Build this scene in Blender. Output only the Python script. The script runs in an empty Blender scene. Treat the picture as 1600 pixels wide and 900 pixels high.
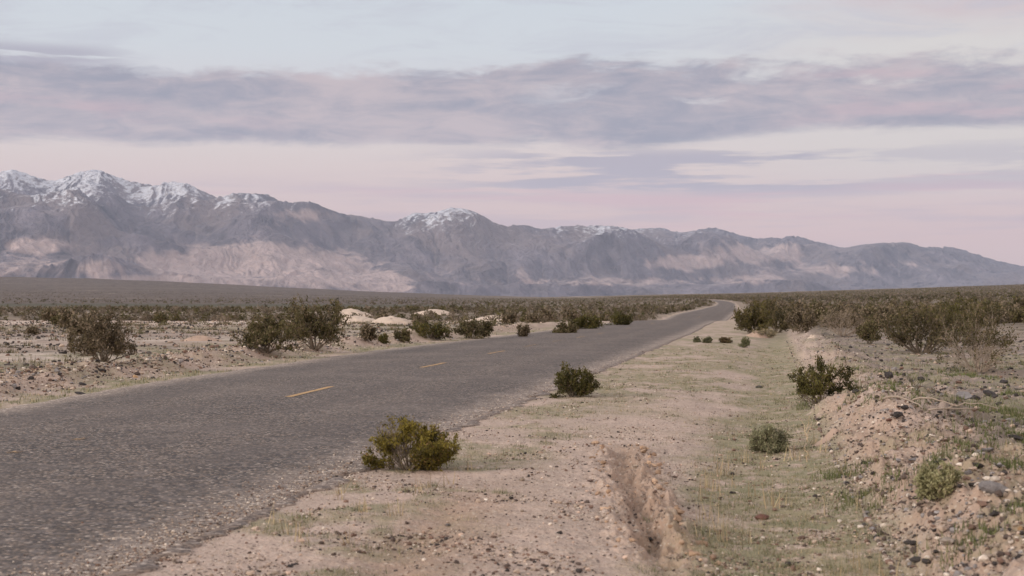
import bpy, math, random
import numpy as np
from mathutils import Vector

S = bpy.context.scene
COL = S.collection
R = math.radians

# ------------------------------------------------------------------ camera
F = 2222.0          # focal length in pixels of a 1600 px wide frame (50 mm lens)
HZ = 470.0          # eye level in those pixels
EYE = 1.5
cam = bpy.data.cameras.new('camera')
co = bpy.data.objects.new('camera', cam); COL.objects.link(co)
co.location = (0, 0, EYE); co.rotation_euler = (R(90), 0, 0)
cam.lens = 50; cam.sensor_width = 36; cam.shift_y = 0.0125
cam.clip_start = 0.1; cam.clip_end = 90000
cam.dof.use_dof = True; cam.dof.focus_distance = 30; cam.dof.aperture_fstop = 4.0
S.camera = co
S.view_settings.view_transform = 'Standard'; S.view_settings.look = 'None'
S.view_settings.exposure = 0.0; S.view_settings.gamma = 1.0
S.view_settings.use_curve_mapping = False
S.cycles.use_denoising = True; S.cycles.use_adaptive_sampling = False
S.cycles.max_bounces = 5; S.cycles.diffuse_bounces = 3; S.cycles.volume_bounces = 0
S.cycles.transmission_bounces = 2; S.cycles.transparent_max_bounces = 4

def lin(r, g, b):
    f = lambda c: (c/255/12.92) if c <= 10 else ((c/255+0.055)/1.055)**2.4
    return (f(r), f(g), f(b), 1.0)

# small shader-node language ------------------------------------------------
class NT:
    def __init__(s, tree): s.t = tree; s.n = tree.nodes; s.l = tree.links
    def new(s, k, **kw):
        n = s.n.new(k)
        for a, v in kw.items(): setattr(n, a, v)
        return n
    def put(s, sock, v):
        if hasattr(v, 'is_output'): s.l.new(v, sock)
        elif v is not None:
            if sock.type in ('RGBA',) and not hasattr(v, '__len__'): v = (v, v, v, 1)
            if sock.type == 'VECTOR' and not hasattr(v, '__len__'): v = (v, v, v)
            sock.default_value = v
    def m(s, op, a, b=None, c=None, clamp=False):
        n = s.new('ShaderNodeMath', operation=op, use_clamp=clamp)
        for i, v in enumerate((a, b, c)):
            if v is not None: s.put(n.inputs[i], v)
        return n.outputs[0]
    def add(s, a, b): return s.m('ADD', a, b)
    def sub(s, a, b): return s.m('SUBTRACT', a, b)
    def mul(s, a, b): return s.m('MULTIPLY', a, b)
    def step(s, lo, hi, x):
        n = s.new('ShaderNodeMapRange', interpolation_type='SMOOTHSTEP')
        s.put(n.inputs['Value'], x); s.put(n.inputs['From Min'], lo); s.put(n.inputs['From Max'], hi)
        return n.outputs[0]
    def mix(s, f, a, b, bt='MIX'):
        n = s.new('ShaderNodeMix', data_type='RGBA', blend_type=bt)
        s.put(n.inputs[0], f); s.put(n.inputs[6], a); s.put(n.inputs[7], b)
        return n.outputs[2]
    def noise(s, vec, scale, detail=4, rough=0.55, dist=0.0):
        n = s.new('ShaderNodeTexNoise')
        if vec is not None: s.put(n.inputs['Vector'], vec)
        n.inputs['Scale'].default_value = scale; n.inputs['Detail'].default_value = detail
        n.inputs['Roughness'].default_value = rough; n.inputs['Distortion'].default_value = dist
        return n.outputs['Fac']
    def voro(s, vec, scale, feature='F1', out='Distance', rand=1.0):
        n = s.new('ShaderNodeTexVoronoi', feature=feature)
        s.put(n.inputs['Vector'], vec); n.inputs['Scale'].default_value = scale; n.inputs['Randomness'].default_value = rand
        return n.outputs[out]
    def vec(s, x, y, z=0.0):
        n = s.new('ShaderNodeCombineXYZ')
        for i, v in enumerate((x, y, z)): s.put(n.inputs[i], v)
        return n.outputs[0]
    def sep(s, v):
        n = s.new('ShaderNodeSeparateXYZ'); s.put(n.inputs[0], v); return n.outputs
    def seprgb(s, v):
        n = s.new('ShaderNodeSeparateColor'); s.put(n.inputs[0], v); return n.outputs
    def ramp(s, f, stops, interp='LINEAR'):
        n = s.new('ShaderNodeValToRGB'); n.color_ramp.interpolation = interp
        e = n.color_ramp.elements
        while len(e) < len(stops): e.new(0.5)
        for el, (p, c) in zip(e, stops): el.position = p; el.color = c
        s.put(n.inputs[0], f); return n.outputs[0]
    def attr(s, name): return s.new('ShaderNodeAttribute', attribute_name=name).outputs['Color']

# ------------------------------------------------------------------ sky
SUN_EL, SUN_AZ = 18.0, 246.0     # azimuth clockwise from the view direction: behind the camera
W = bpy.data.worlds.new('World'); S.world = W; W.use_nodes = True
W.node_tree.nodes.clear()
w = NT(W.node_tree)
tc = w.new('ShaderNodeTexCoord').outputs['Generated']
dx, dy, dz = w.sep(tc)[0:3]
hor = w.m('SQRT', w.add(w.mul(dx, dx), w.mul(dy, dy)))
e = w.m('DIVIDE', dz, w.m('MAXIMUM', hor, 0.02))          # tangent of elevation
a = w.m('ARCTAN2', dx, dy)                                 # azimuth from the view direction
nish = w.new('ShaderNodeTexSky', sky_type='NISHITA', sun_disc=False, sun_elevation=R(4), sun_rotation=R(SUN_AZ))
def N2(sa, se, off=0.0, detail=5, rough=0.55, dist=0.0):
    return w.noise(w.vec(w.mul(a, sa), w.mul(e, se), off), 1.0, detail, rough, dist)
base = w.ramp(w.mul(e, 2.5), [(0.0, lin(219, 192, 184)), (0.1125, lin(231, 196, 188)), (0.19, lin(236, 206, 195)),
     (0.2375, lin(235, 213, 203)), (0.27, lin(233, 217, 209)), (0.35, lin(222, 218, 220)), (0.44, lin(216, 221, 225)),
     (0.525, lin(212, 219, 225)), (0.85, lin(206, 214, 224))])
# right of the valley the clear strip is creamier
cream = w.mul(w.step(0.05, 0.3, a), w.mul(w.step(0.06, 0.1, e), w.sub(1.0, w.step(0.17, 0.23, e))))
base = w.mix(w.mul(cream, 0.75), base, lin(227, 218, 209))
pinkr = w.mul(w.step(0.12, 0.36, w.add(a, w.mul(w.sub(N2(6, 30, 3.3), 0.5), 0.5))), w.step(0.165, 0.205, w.add(e, w.mul(w.sub(N2(8, 40, 9.1), 0.5), 0.04))))
base = w.mix(w.mul(pinkr, 0.8), base, lin(211, 188, 190))
# pink streaks low over the mountains
n1 = N2(4, 60, 1.7, 4); n1b = N2(11, 110, 5.2, 4)
low = w.mul(w.step(0.025, 0.05, e), w.sub(1.0, w.step(0.075, 0.095, w.sub(e, w.mul(a, 0.02)))))
st = w.mul(low, w.step(0.44, 0.6, w.add(w.mul(n1, 0.65), w.mul(n1b, 0.35))))
base = w.mix(w.mul(st, 0.6), base, lin(202, 180, 186))
st2 = w.mul(low, w.step(0.52, 0.68, N2(5, 75, 22.0, 3)))
base = w.mix(w.mul(st2, 0.7), base, lin(229, 186, 186))
# thin lavender streaks between the bank and the pink
mid = w.mul(w.mul(w.step(0.068, 0.082, e), w.sub(1.0, w.step(0.1, 0.112, e))), w.mul(w.step(-0.12, 0.05, a), w.sub(1.0, w.mul(0.5, w.step(0.2, 0.26, a)))))
s3 = w.mul(mid, w.step(0.45, 0.55, w.add(w.mul(N2(7, 95, 31.0, 5), 0.75), w.mul(N2(20, 160, 8.0, 3), 0.25))))
base = w.mix(w.mul(s3, 0.9), base, lin(178, 170, 182))
# wisps above the bank
s4 = w.mul(w.step(0.158, 0.178, e), w.step(0.46, 0.68, N2(9, 46, 12.0, 7, 0.64, 0.6)))
base = w.mix(w.mul(s4, 0.5), base, lin(196, 196, 207))
# the long lavender cloud bank
nl = w.sub(N2(8, 50, 40.0, 7, 0.65, 0.4), 0.5); nu = w.sub(N2(9, 32, 51.0, 6, 0.58, 0.3), 0.5); nb = w.sub(N2(3.0, 5, 60.0, 2), 0.5)
elow = w.add(e, w.mul(nl, 0.03))
lowedge = w.add(0.1075, w.mul(w.step(0.08, 0.2, a), 0.007))
bank = w.step(w.sub(lowedge, 0.004), w.add(lowedge, 0.007), elow)
upedge = w.add(w.add(0.161, w.mul(nb, 0.018)), w.mul(w.sub(w.step(-0.10, -0.02, a), w.step(0.05, 0.13, a)), 0.008))
top = w.step(w.sub(upedge, 0.008), w.add(upedge, 0.007), w.add(e, w.add(w.mul(nu, 0.05), w.mul(w.sub(N2(26, 85, 55.0, 5, 0.6, 0.5), 0.5), 0.03))))
bank = w.mul(bank, w.sub(1.0, top))
# torn openings in the right half of the bank
hole = w.mul(w.step(0.53, 0.72, N2(13, 50, 74.0, 6, 0.6, 0.5)), w.mul(w.step(-0.02, 0.06, a), w.step(0.125, 0.14, e)))
bank = w.mul(bank, w.sub(1.0, w.mul(hole, 0.8)))
bcol = w.mix(w.step(0.36, 0.64, w.add(w.mul(N2(7, 36, 80.0, 7, 0.62, 0.5), 0.6), w.mul(N2(24, 90, 83.0, 6, 0.65, 0.8), 0.4))), lin(147, 148, 164), lin(202, 186, 188))
pk = w.mul(w.step(0.48, 0.64, N2(8, 50, 90.0, 4)), w.add(w.mul(w.sub(1.0, w.step(-0.32, -0.1, a)), w.sub(1.0, w.step(0.125, 0.145, e))), w.mul(w.step(0.16, 0.25, a), 0.7)))
bcol = w.mix(w.mul(pk, 0.75), bcol, lin(212, 180, 184))
base = w.mix(w.mul(bank, 0.96), base, bcol)
lone = w.mul(w.step(0.40, 0.5, N2(9, 90, 95.0, 4)), w.mul(w.mul(w.step(0.155, 0.163, e), w.sub(1.0, w.step(0.167, 0.176, e))), w.sub(1.0, w.step(-0.3, -0.24, a))))
base = w.mix(w.mul(lone, 0.8), base, lin(172, 168, 182))
# the afterglow behind the camera and the open sky overhead
back = w.mul(w.step(-0.1, 0.9, w.mul(dy, -1.0)), w.sub(1.0, w.step(0.1, 1.6, e)))
base = w.mix(w.mul(back, 0.85), base, (2.3, 1.92, 1.55, 1))
over = w.step(0.35, 1.6, e)
base = w.mix(w.mul(over, 0.9), base, (1.12, 1.13, 1.15, 1))
sky = w.mix(1.0, w.mix(1.0, base, (10, 10, 10, 1), 'MULTIPLY'), w.mix(1.0, nish.outputs[0], (0.05, 0.05, 0.05, 1), 'MULTIPLY'), 'ADD')
sky = w.mix(w.step(-0.03, 0.0, e), (2.2, 1.8, 1.7, 1), sky)
bg = w.new('ShaderNodeBackground'); w.put(bg.inputs[0], sky); bg.inputs[1].default_value = 0.1
w.l.new(bg.outputs[0], w.new('ShaderNodeOutputWorld').inputs[0])
W.cycles.sampling_method = 'MANUAL'; W.cycles.sample_map_resolution = 512

sl = bpy.data.lights.new('sun', 'SUN'); so = bpy.data.objects.new('sun', sl); COL.objects.link(so)
sl.energy = 3.1; sl.angle = R(24); sl.color = (1.0, 0.90, 0.79)
sd = Vector((math.sin(R(SUN_AZ))*math.cos(R(SUN_EL)), math.cos(R(SUN_AZ))*math.cos(R(SUN_EL)), math.sin(R(SUN_EL))))
so.rotation_euler = sd.to_track_quat('Z', 'Y').to_euler()

# ------------------------------------------------------------------ noise
def _hash(ix, iy, seed):
    h = (ix.astype(np.int64)*374761393 + iy.astype(np.int64)*668265263 + seed*974711) & 0xffffffff
    h = ((h ^ (h >> 13))*1274126177) & 0xffffffff
    h = ((h ^ (h >> 16))*2246822519) & 0xffffffff
    return (h ^ (h >> 15)) & 0xffffffff
def perlin(x, y, seed=0):
    x = np.asarray(x, float); y = np.asarray(y, float)
    ix = np.floor(x); iy = np.floor(y); fx = x-ix; fy = y-iy
    def g(i, j):
        an = _hash(ix+i, iy+j, seed)/4294967296.0*2*np.pi
        return np.cos(an)*(fx-i)+np.sin(an)*(fy-j)
    u = fx*fx*fx*(fx*(fx*6-15)+10); v = fy*fy*fy*(fy*(fy*6-15)+10)
    a0 = g(0, 0)*(1-u)+g(1, 0)*u; a1 = g(0, 1)*(1-u)+g(1, 1)*u
    return (a0*(1-v)+a1*v)*1.5
def fbm(x, y, o=4, seed=0, gain=0.5):
    t = 0; amp = 1; x = np.asarray(x, float); y = np.asarray(y, float); f = 1
    for k in range(o):
        t = t+amp*perlin(x*f, y*f, seed+k*17); amp *= gain; f *= 2.03
    return t
def sst(lo, hi, x):
    t = np.clip((np.asarray(x, float)-lo)/(hi-lo), 0, 1); return t*t*(3-2*t)
def bump(x, c, wd): return np.exp(-((x-c)/wd)**2)

# ------------------------------------------------------------------ ground shape
def table(pts):
    p = np.array(pts, float); ys = p[:, 0]; xs = p[:, 1]
    m = np.gradient(xs, ys)
    def f(Y):
        Y = np.clip(np.asarray(Y, float), ys[0], ys[-1])
        k = np.clip(np.searchsorted(ys, Y)-1, 0, len(ys)-2)
        h = ys[k+1]-ys[k]; t = (Y-ys[k])/h
        return ((2*t**3-3*t**2+1)*xs[k]+(t**3-2*t**2+t)*h*m[k]+(-2*t**3+3*t**2)*xs[k+1]+(t**3-t**2)*h*m[k+1])
    return f
XR = table([(-60, -13.2), (-20, -6.7), (2, -3.05), (7.9, -2.05), (13.1, -1.2), (23.8, 0.72), (32.7, 2.35), (66.7, 8.5), (111, 16.0),
            (180, 28.3), (333, 52.5), (476, 75), (640, 98), (833, 120), (1000, 130), (1500, 146), (1750, 150)])
XL = table([(-60, -21.2), (-20, -14.4), (2, -10.4), (7.9, -9.3), (13.1, -8.4), (19.4, -7.1), (25, -6.65), (32.7, -5.55), (44.4, -3.75),
            (57.5, -1.0), (74, 2.2), (111, 9.3), (180, 21.6), (333, 46), (476, 68.5), (640, 91.5), (833, 113.5), (1000, 123.5), (1500, 138), (1750, 142)])
_skpx = [-900, -300, 0, 150, 300, 450, 600, 750, 850, 950, 1050, 1150, 1250, 1400, 1600, 2000, 2600]
_skpy = [418, 426, 432, 435, 441, 449, 456, 461.5, 464, 462, 459.5, 458, 455, 450.5, 444, 432, 420]
def far_z(X, Y):
    Y1 = np.maximum(Y, 1.0)
    px = 800+F*np.where(Y > 1, X/Y1, 0)
    el = (HZ-np.interp(px, _skpx, _skpy))/F
    D = np.interp(px, [0, 700, 1100, 1700], [4200, 3800, 3000, 2400])
    st = np.interp(px, [0, 700, 900, 1700], [230, 350, 600, 60])
    s = np.clip((Y-st)/(D-st), 0, 1.0)
    s = s**np.interp(px, [700, 1100], [1.15, .58])
    z = s*(EYE+el*np.minimum(Y, D))
    return np.where(Y > D, z-(Y-D)*0.012, z)*(Y > 60)
def rut_x(Y): return np.interp(Y, [6.5, 8, 9.3, 12, 14.5, 16.5], [0.93, 0.91, 0.90, 0.97, 1.10, 1.0])
def ground(X, Y):
    X = np.asarray(X, float); Y = np.asarray(Y, float)
    d = np.hypot(X, Y)
    u = X-XR(Y); v = XL(Y)-X
    off = np.where(u > 0, u, np.where(v > 0, v, 0))
    near = sst(0.0, 0.5, off)
    z = near*(0.035*fbm(X*.45, Y*.45, 3, 1)+(0.016*fbm(X*2.6, Y*2.6, 3, 5)+0.007*fbm(X*11, Y*11, 2, 9))*(1-sst(25, 60, d)))
    z = z+near*0.10*fbm(X*.06, Y*.06, 2, 33)*sst(4, 20, off)
    long = 1-sst(75, 110, Y)
    # right side: flat verge, ditch, bank thrown up by the grader
    hn = 0.78+0.45*fbm(X*.35+3, Y*.35, 3, 21)
    ragged = u+0.28*fbm(X*1.1, Y*1.1, 3, 25)
    bk = (sst(4.15, 5.0, ragged)*0.36-sst(5.0, 6.3, ragged)*0.20)*hn*(1-.35*sst(18, 40, Y))
    rough = sst(4.1, 4.6, u)*(1-sst(5.8, 8.0, u))
    z = z+long*(bk-0.11*bump(u, 3.5, 0.8)+rough*(0.085*fbm(X*2.6, Y*2.6, 4, 41)+0.035*fbm(X*11, Y*11, 3, 43)))
    # left side: lower stony bank
    hl = 0.75+0.6*fbm(X*.4, Y*.4+9, 3, 51)
    lr = v+0.2*fbm(X*1.2, Y*1.2, 2, 55)
    bl = (sst(0.9, 2.0, lr)*0.30-sst(2.3, 3.8, lr)*0.24)*hl
    roughl = sst(0.9, 1.4, v)*(1-sst(3.2, 4.4, v))
    z = z+long*(bl+roughl*(0.05*fbm(X*3.0, Y*3.0, 3, 61)))
    # the wheel rut in the sand
    dx_ = X-rut_x(Y)+0.06*fbm(Y*1.6, X*0+3, 4, 71)+.03*fbm(X*7, Y*7, 2, 70)
    env = sst(7.7, 9.4, Y)*(1-sst(13.2, 15.2, Y)); env2 = sst(6, 8.2, Y)*(1-sst(14.2, 16.5, Y))
    cl = np.clip(0.55+1.1*fbm(X*5.5, Y*5.5, 3, 75), 0, 1.6)
    z = z-(0.115*env+0.02*env2)*np.exp(-(dx_/(0.085+.035*fbm(Y*1.2, Y*0+8, 2, 74)))**4)*(.75+.45*fbm(X*2, Y*2, 2, 78))*(.8+.5*fbm(X*1.5, Y*1.5, 2, 77))
    rim = np.exp(-((dx_-0.18)/0.085)**2)*0.085*np.clip(.6+1.2*fbm(Y*.9, Y*0, 2, 72), .1, 1.3)+np.exp(-((dx_+0.19)/0.07)**2)*0.05*np.clip(.5+1.5*fbm(Y*1.1, Y*0+4, 2, 73), 0, 1.4)
    z = z+env*rim*cl+env*0.06*fbm(X*10, Y*10, 4, 79, .6)*np.exp(-((dx_-.05)/.33)**2)
    # shallow second wheel track
    d2 = X-(-0.72+(Y-8)*0.11)
    z = z-0.03*np.exp(-(d2/0.2)**2)*sst(6, 7.5, Y)*(1-sst(9.5, 11.5, Y))
    z = z-0.07*sst(0.02, 0.25, np.minimum(-u, -v))
    z = z-0.45*bump(Y, 138, 20)*(off < 60)
    return z+far_z(X, Y)
def at(px, py):
    """ground point under a pixel of the 1600x900 frame"""
    Y = 1/np.linspace(1/5.0, 1/3000.0, 6000)
    X = (px-800)/F*Y
    zr = EYE-(py-HZ)/F*Y
    g = ground(X, Y)
    k = np.argmax(zr < g)
    if not (zr < g).any(): k = len(Y)-1
    return float(X[k]), float(Y[k]), float(g[k])
def gz(x, y): return float(ground(np.array([x]), np.array([y]))[0])

# masks of what covers the ground -----------------------------------------
def masks(X, Y):
    u = X-XR(Y); v = XL(Y)-X; d = np.hypot(X, Y)
    Y1 = np.maximum(Y, 1); px = 800+F*X/Y1
    n = fbm(X*.55, Y*.55, 4, 101); n2 = fbm(X*2.1, Y*2.1, 3, 111); ns = fbm(X*.05, Y*.16, 4, 121); nl = fbm(X*.02, Y*.02, 3, 131)
    grass = sst(2.5, 3.3, u+0.6*n)*(1-sst(4.1, 4.6, u))*0.95
    grass = np.maximum(grass, (u > 0)*(u < 4.3)*sst(14, 25, Y)*sst(-0.5, 0.15, n+0.3*n2)*0.9)
    grass = np.maximum(grass, (u > 0)*(1-sst(1.1, 1.9, u+.3*n))*sst(-0.15, 0.35, n+0.5*n2)*0.8)
    grass = np.maximum(grass, (u > 4.6)*(1-sst(12, 30, u))*sst(-0.2, 0.3, n+.4*n2)*0.85*(1-sst(25, 60, Y)*.5))
    grass = np.maximum(grass, (v > 0)*(1-sst(0.9, 1.5, v))*sst(-.5, .1, n)*0.95)
    grass = np.maximum(grass, (v > .9)*(1-sst(6, 11, v))*sst(-.2, .3, n)*0.7)
    grass = np.maximum(grass, (v > 4)*bump(Y, 78, 9)*0.7*sst(-.3, .3, ns+.3))
    left = (v > 3.0)*sst(3, 5, v)
    band = fbm(X*.075+.6*fbm(X*.1, Y*.1, 2, 143), Y*.17, 5, 141, .62)
    pale = left*sst(0.0, 0.3, band+0.3*(bump(Y, 52, 12)+bump(Y, 33, 6)-0.5))*(1-sst(95, 125, Y))
    pale = np.maximum(pale, left*bump(Y, 97, 5)*sst(-0.4, 0.0, ns)*(px < 1000))
    pale = np.maximum(pale, left*bump(Y, 185, 7)*(1-sst(240, 330, px)))
    pale = np.maximum(pale, (u > 12)*bump(Y, 210, 12)*(px > 1370)*(px < 1450)*0.9)
    pale = np.maximum(pale, left*np.exp(-((X+9)/9)**2-((Y-95)/14)**2)*1.2*sst(-.6, .2, n))
    dark = left*sst(-0.1, 0.2, fbm(X*.09, Y*.24, 5, 151, .6))*(1-sst(80, 100, Y))*0.85
    dark = np.maximum(dark, (u > 5.6)*(1-sst(70, 120, Y))*sst(-0.2, 0.25, fbm(X*.3, Y*.3, 4, 161)+0.5*bump(Y, 46, 10)*bump(X, 11.5, 5))*0.85)
    dark = np.maximum(dark, (u > 5)*sst(5, 6, u)*.72*(1-sst(70, 120, Y))); dark = np.maximum(dark, left*.4*(1-sst(80, 100, Y)))
    scrub = np.clip(sst(100, 135, Y)*(v > .5)*(1-pale)*np.where(v < 3, .75, 1)+sst(48, 85, Y)*(u > 3)+sst(120, 190, Y)*(u > .6)*(u <= 3)*.7, 0, 1)
    red = rough_bank = np.clip(sst(4.1, 4.5, u)*(1-sst(5.2, 6.2, u))*(1-sst(20, 45, Y))*sst(-.4, .2, n+.2)+0.75*np.exp(-((X-rut_x(Y)-.05)/.21)**2)*sst(7.5, 9, Y)*(1-sst(14, 15.6, Y))+0.7*np.exp(-((X-(-0.62+(Y-8)*0.11))/.35)**2)*(1-sst(10, 12.5, Y))*(u > 0.3), 0, 1)
    red = np.where(u > 4, red*.5, red); red = np.maximum(red, 0.3*sst(0.9, 1.4, v)*(1-sst(2.4, 3.4, v))*(1-sst(70, 90, Y)))
    grass = grass*(1-0.85*red)*(1-sst(60, 120, d)*.6)
    far = sst(220, 420, Y)*(1-sst(620, 900, px))
    return grass, pale, dark, scrub, red, far

# ------------------------------------------------------------------ mesh helpers
def link(name, me, mat=None, parent=None, loc=None):
    o = bpy.data.objects.new(name, me); COL.objects.link(o)
    if mat is not None and me is not None: me.materials.append(mat)
    if parent is not None: o.parent = parent
    if loc is not None: o.location = loc
    return o
def np_mesh(name, V, Fc, attrs=None, smooth=False):
    V = np.ascontiguousarray(V, dtype=np.float32).reshape(-1, 3); Fc = np.ascontiguousarray(Fc, dtype=np.int32)
    me = bpy.data.meshes.new(name)
    me.vertices.add(len(V)); me.vertices.foreach_set('co', V.ravel())
    k = Fc.shape[1]
    me.loops.add(Fc.size); me.loops.foreach_set('vertex_index', Fc.ravel())
    me.polygons.add(len(Fc)); me.polygons.foreach_set('loop_start', np.arange(0, Fc.size, k, dtype=np.int32))
    try: me.polygons.foreach_set('loop_total', np.full(len(Fc), k, dtype=np.int32))
    except Exception: pass
    me.polygons.foreach_set('use_smooth', np.full(len(Fc), smooth, dtype=bool))
    me.update(calc_edges=True)
    for an, arr in (attrs or {}).items():
        at_ = me.attributes.new(an, 'FLOAT_COLOR', 'POINT')
        c = np.ones((len(V), 4), np.float32); arr = np.asarray(arr, np.float32); c[:, :arr.shape[1]] = arr
        at_.data.foreach_set('color', c.ravel())
    me.validate()
    return me
def grid_faces(nr, nc, wrap=False):
    i = np.arange(nr-1)[:, None]; j = np.arange(nc if wrap else nc-1)[None, :]
    j2 = (j+1) % nc
    return np.stack([i*nc+j+0*i, i*nc+j2, (i+1)*nc+j2, (i+1)*nc+j+0*i], -1).reshape(-1, 4)
def tag(o, label=None, cat=None, group=None, kind=None):
    if label: o['label'] = label
    if cat: o['category'] = cat
    if group: o['group'] = group
    if kind: o['kind'] = kind
    return o
def mat_new(name):
    m = bpy.data.materials.new(name); m.use_nodes = True; m.node_tree.nodes.clear()
    return m, NT(m.node_tree)
def finish(m, t, color, rough=0.9, bump_h=None, bump_s=0.5, bump_d=0.02, spec=0.25):
    b = t.new('ShaderNodeBsdfPrincipled'); t.put(b.inputs['Base Color'], color)
    t.put(b.inputs['Roughness'], rough); b.inputs['Specular IOR Level'].default_value = spec
    if bump_h is not None:
        bn = t.new('ShaderNodeBump'); bn.inputs['Strength'].default_value = bump_s; bn.inputs['Distance'].default_value = bump_d
        t.put(bn.inputs['Height'], bump_h); t.l.new(bn.outputs[0], b.inputs['Normal'])
    t.l.new(b.outputs[0], t.new('ShaderNodeOutputMaterial').inputs[0])
    return m
def pos(t): return t.new('ShaderNodeNewGeometry').outputs['Position']

# ------------------------------------------------------------------ materials
def ground_mat():
    m, t = mat_new('desert_ground')
    P = pos(t)
    M1 = t.seprgb(t.attr('cover')); M2 = t.seprgb(t.attr('cover_more'))
    gr, pa, da = M1[0], M1[1], M1[2]; sc, rd, fa = M2[0], M2[1], M2[2]
    nb = t.noise(P, 0.8, 5); nf = t.noise(P, 9, 5, 0.65); nff = t.noise(P, 55, 4, 0.7)
    sand = t.mix(t.step(0.35, 0.68, nb), (0.445, 0.335, 0.283, 1), (0.36, 0.275, 0.232, 1))
    sand = t.mix(t.mul(t.step(0.45, 0.65, nf), 0.4), sand, (0.26, 0.20, 0.16, 1))
    sand = t.mix(t.mul(t.step(0.5, 0.72, nff), 0.5), sand, (0.20, 0.15, 0.12, 1))
    sand = t.mix(t.mul(t.step(0.5, 0.68, t.noise(P, 42, 3, 0.7)), 0.4), sand, (0.58, 0.48, 0.42, 1))
    sand = t.mix(rd, sand, t.mix(nf, (0.225, 0.145, 0.105, 1), (0.35, 0.243, 0.18, 1)))
    # small stones of several colours lying in the sand
    vc = t.new('ShaderNodeTexVoronoi'); t.put(vc.inputs['Vector'], P); vc.inputs['Scale'].default_value = 34
    vr = t.seprgb(vc.outputs['Color'])
    stone = t.mix(vr[0], (0.20, 0.15, 0.125, 1), (0.50, 0.41, 0.35, 1))
    stone = t.mix(t.step(0.86, 0.9, vr[1]), stone, (0.07, 0.055, 0.05, 1))
    sand = t.mix(t.mul(t.mul(t.step(0.42, 0.56, vr[2]), t.sub(1.0, t.step(0.3, 0.55, vc.outputs['Distance']))), t.sub(0.85, t.mul(rd, 0.25))), sand, stone)
    sand = t.mix(t.mul(pa, 0.9), sand, t.mix(nf, (0.47, 0.38, 0.325, 1), (0.60, 0.50, 0.43, 1)))
    drk = t.mix(nff, (0.07, 0.06, 0.056, 1), (0.24, 0.195, 0.165, 1))
    sand = t.mix(t.mul(da, t.step(0.33, 0.53, t.noise(P, 2.6, 5, 0.7))), sand, drk)
    gcol = t.mix(t.step(0.3, 0.7, t.noise(P, 1.7, 4)), (0.225, 0.19, 0.11, 1), (0.15, 0.155, 0.085, 1))
    gcol = t.mix(t.mul(nff, 0.7), gcol, (0.30, 0.255, 0.185, 1))
    sand = t.mix(t.mul(gr, t.step(0.33, 0.55, t.noise(P, 5.0, 5, 0.7))), sand, gcol)
    # the floor between the shrubs, and the far fan
    scn = t.noise(P, 0.33, 4, 0.75); 
    scol = t.mix(t.step(0.38, 0.6, scn), (0.085, 0.07, 0.05, 1), (0.215, 0.17, 0.135, 1))
    scol = t.mix(t.mul(t.step(0.62, 0.72, t.noise(P, 0.05, 4, 0.6)), 0.6), scol, (0.33, 0.27, 0.22, 1))
    sand = t.mix(t.mul(sc, 0.92), sand, scol)
    X_, Y_, Z_ = t.sep(P)[0:3]
    fn = t.noise(t.vec(t.mul(X_, 0.02), t.mul(Y_, 0.006)), 1.0, 5, 0.7)
    fcol = t.mix(t.step(0.38, 0.64, t.noise(P, 0.06, 5, 0.85)), (0.058, 0.046, 0.042, 1), (0.185, 0.148, 0.130, 1))
    spots = t.mul(t.step(0.60, 0.68, fn), t.mul(t.step(620, 1000, Y_), t.sub(1.0, t.step(2000, 2900, Y_))))
    fcol = t.mix(t.mul(t.step(0.5, 0.66, t.noise(t.vec(t.mul(X_, 0.0022), t.mul(Y_, 0.0035)), 1.0, 5, 0.65)), 0.3), fcol, (0.20, 0.16, 0.14, 1))
    fcol = t.mix(t.mul(spots, 0.75), fcol, (0.40, 0.33, 0.28, 1))
    fcol = t.mix(t.sub(1.0, t.step(420, 620, Y_)), fcol, t.mix(scn, (0.055, 0.052, 0.04, 1), (0.12, 0.11, 0.085, 1)))
    sand = t.mix(fa, sand, fcol)
    h = t.add(t.mul(nf, 0.5), t.add(t.mul(nff, 0.35), t.mul(t.sub(1.0, t.m('MINIMUM', vc.outputs['Distance'], 0.6)), 0.4)))
    return finish(m, t, sand, 0.95, h, 0.9, 0.03, 0.1)
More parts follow.
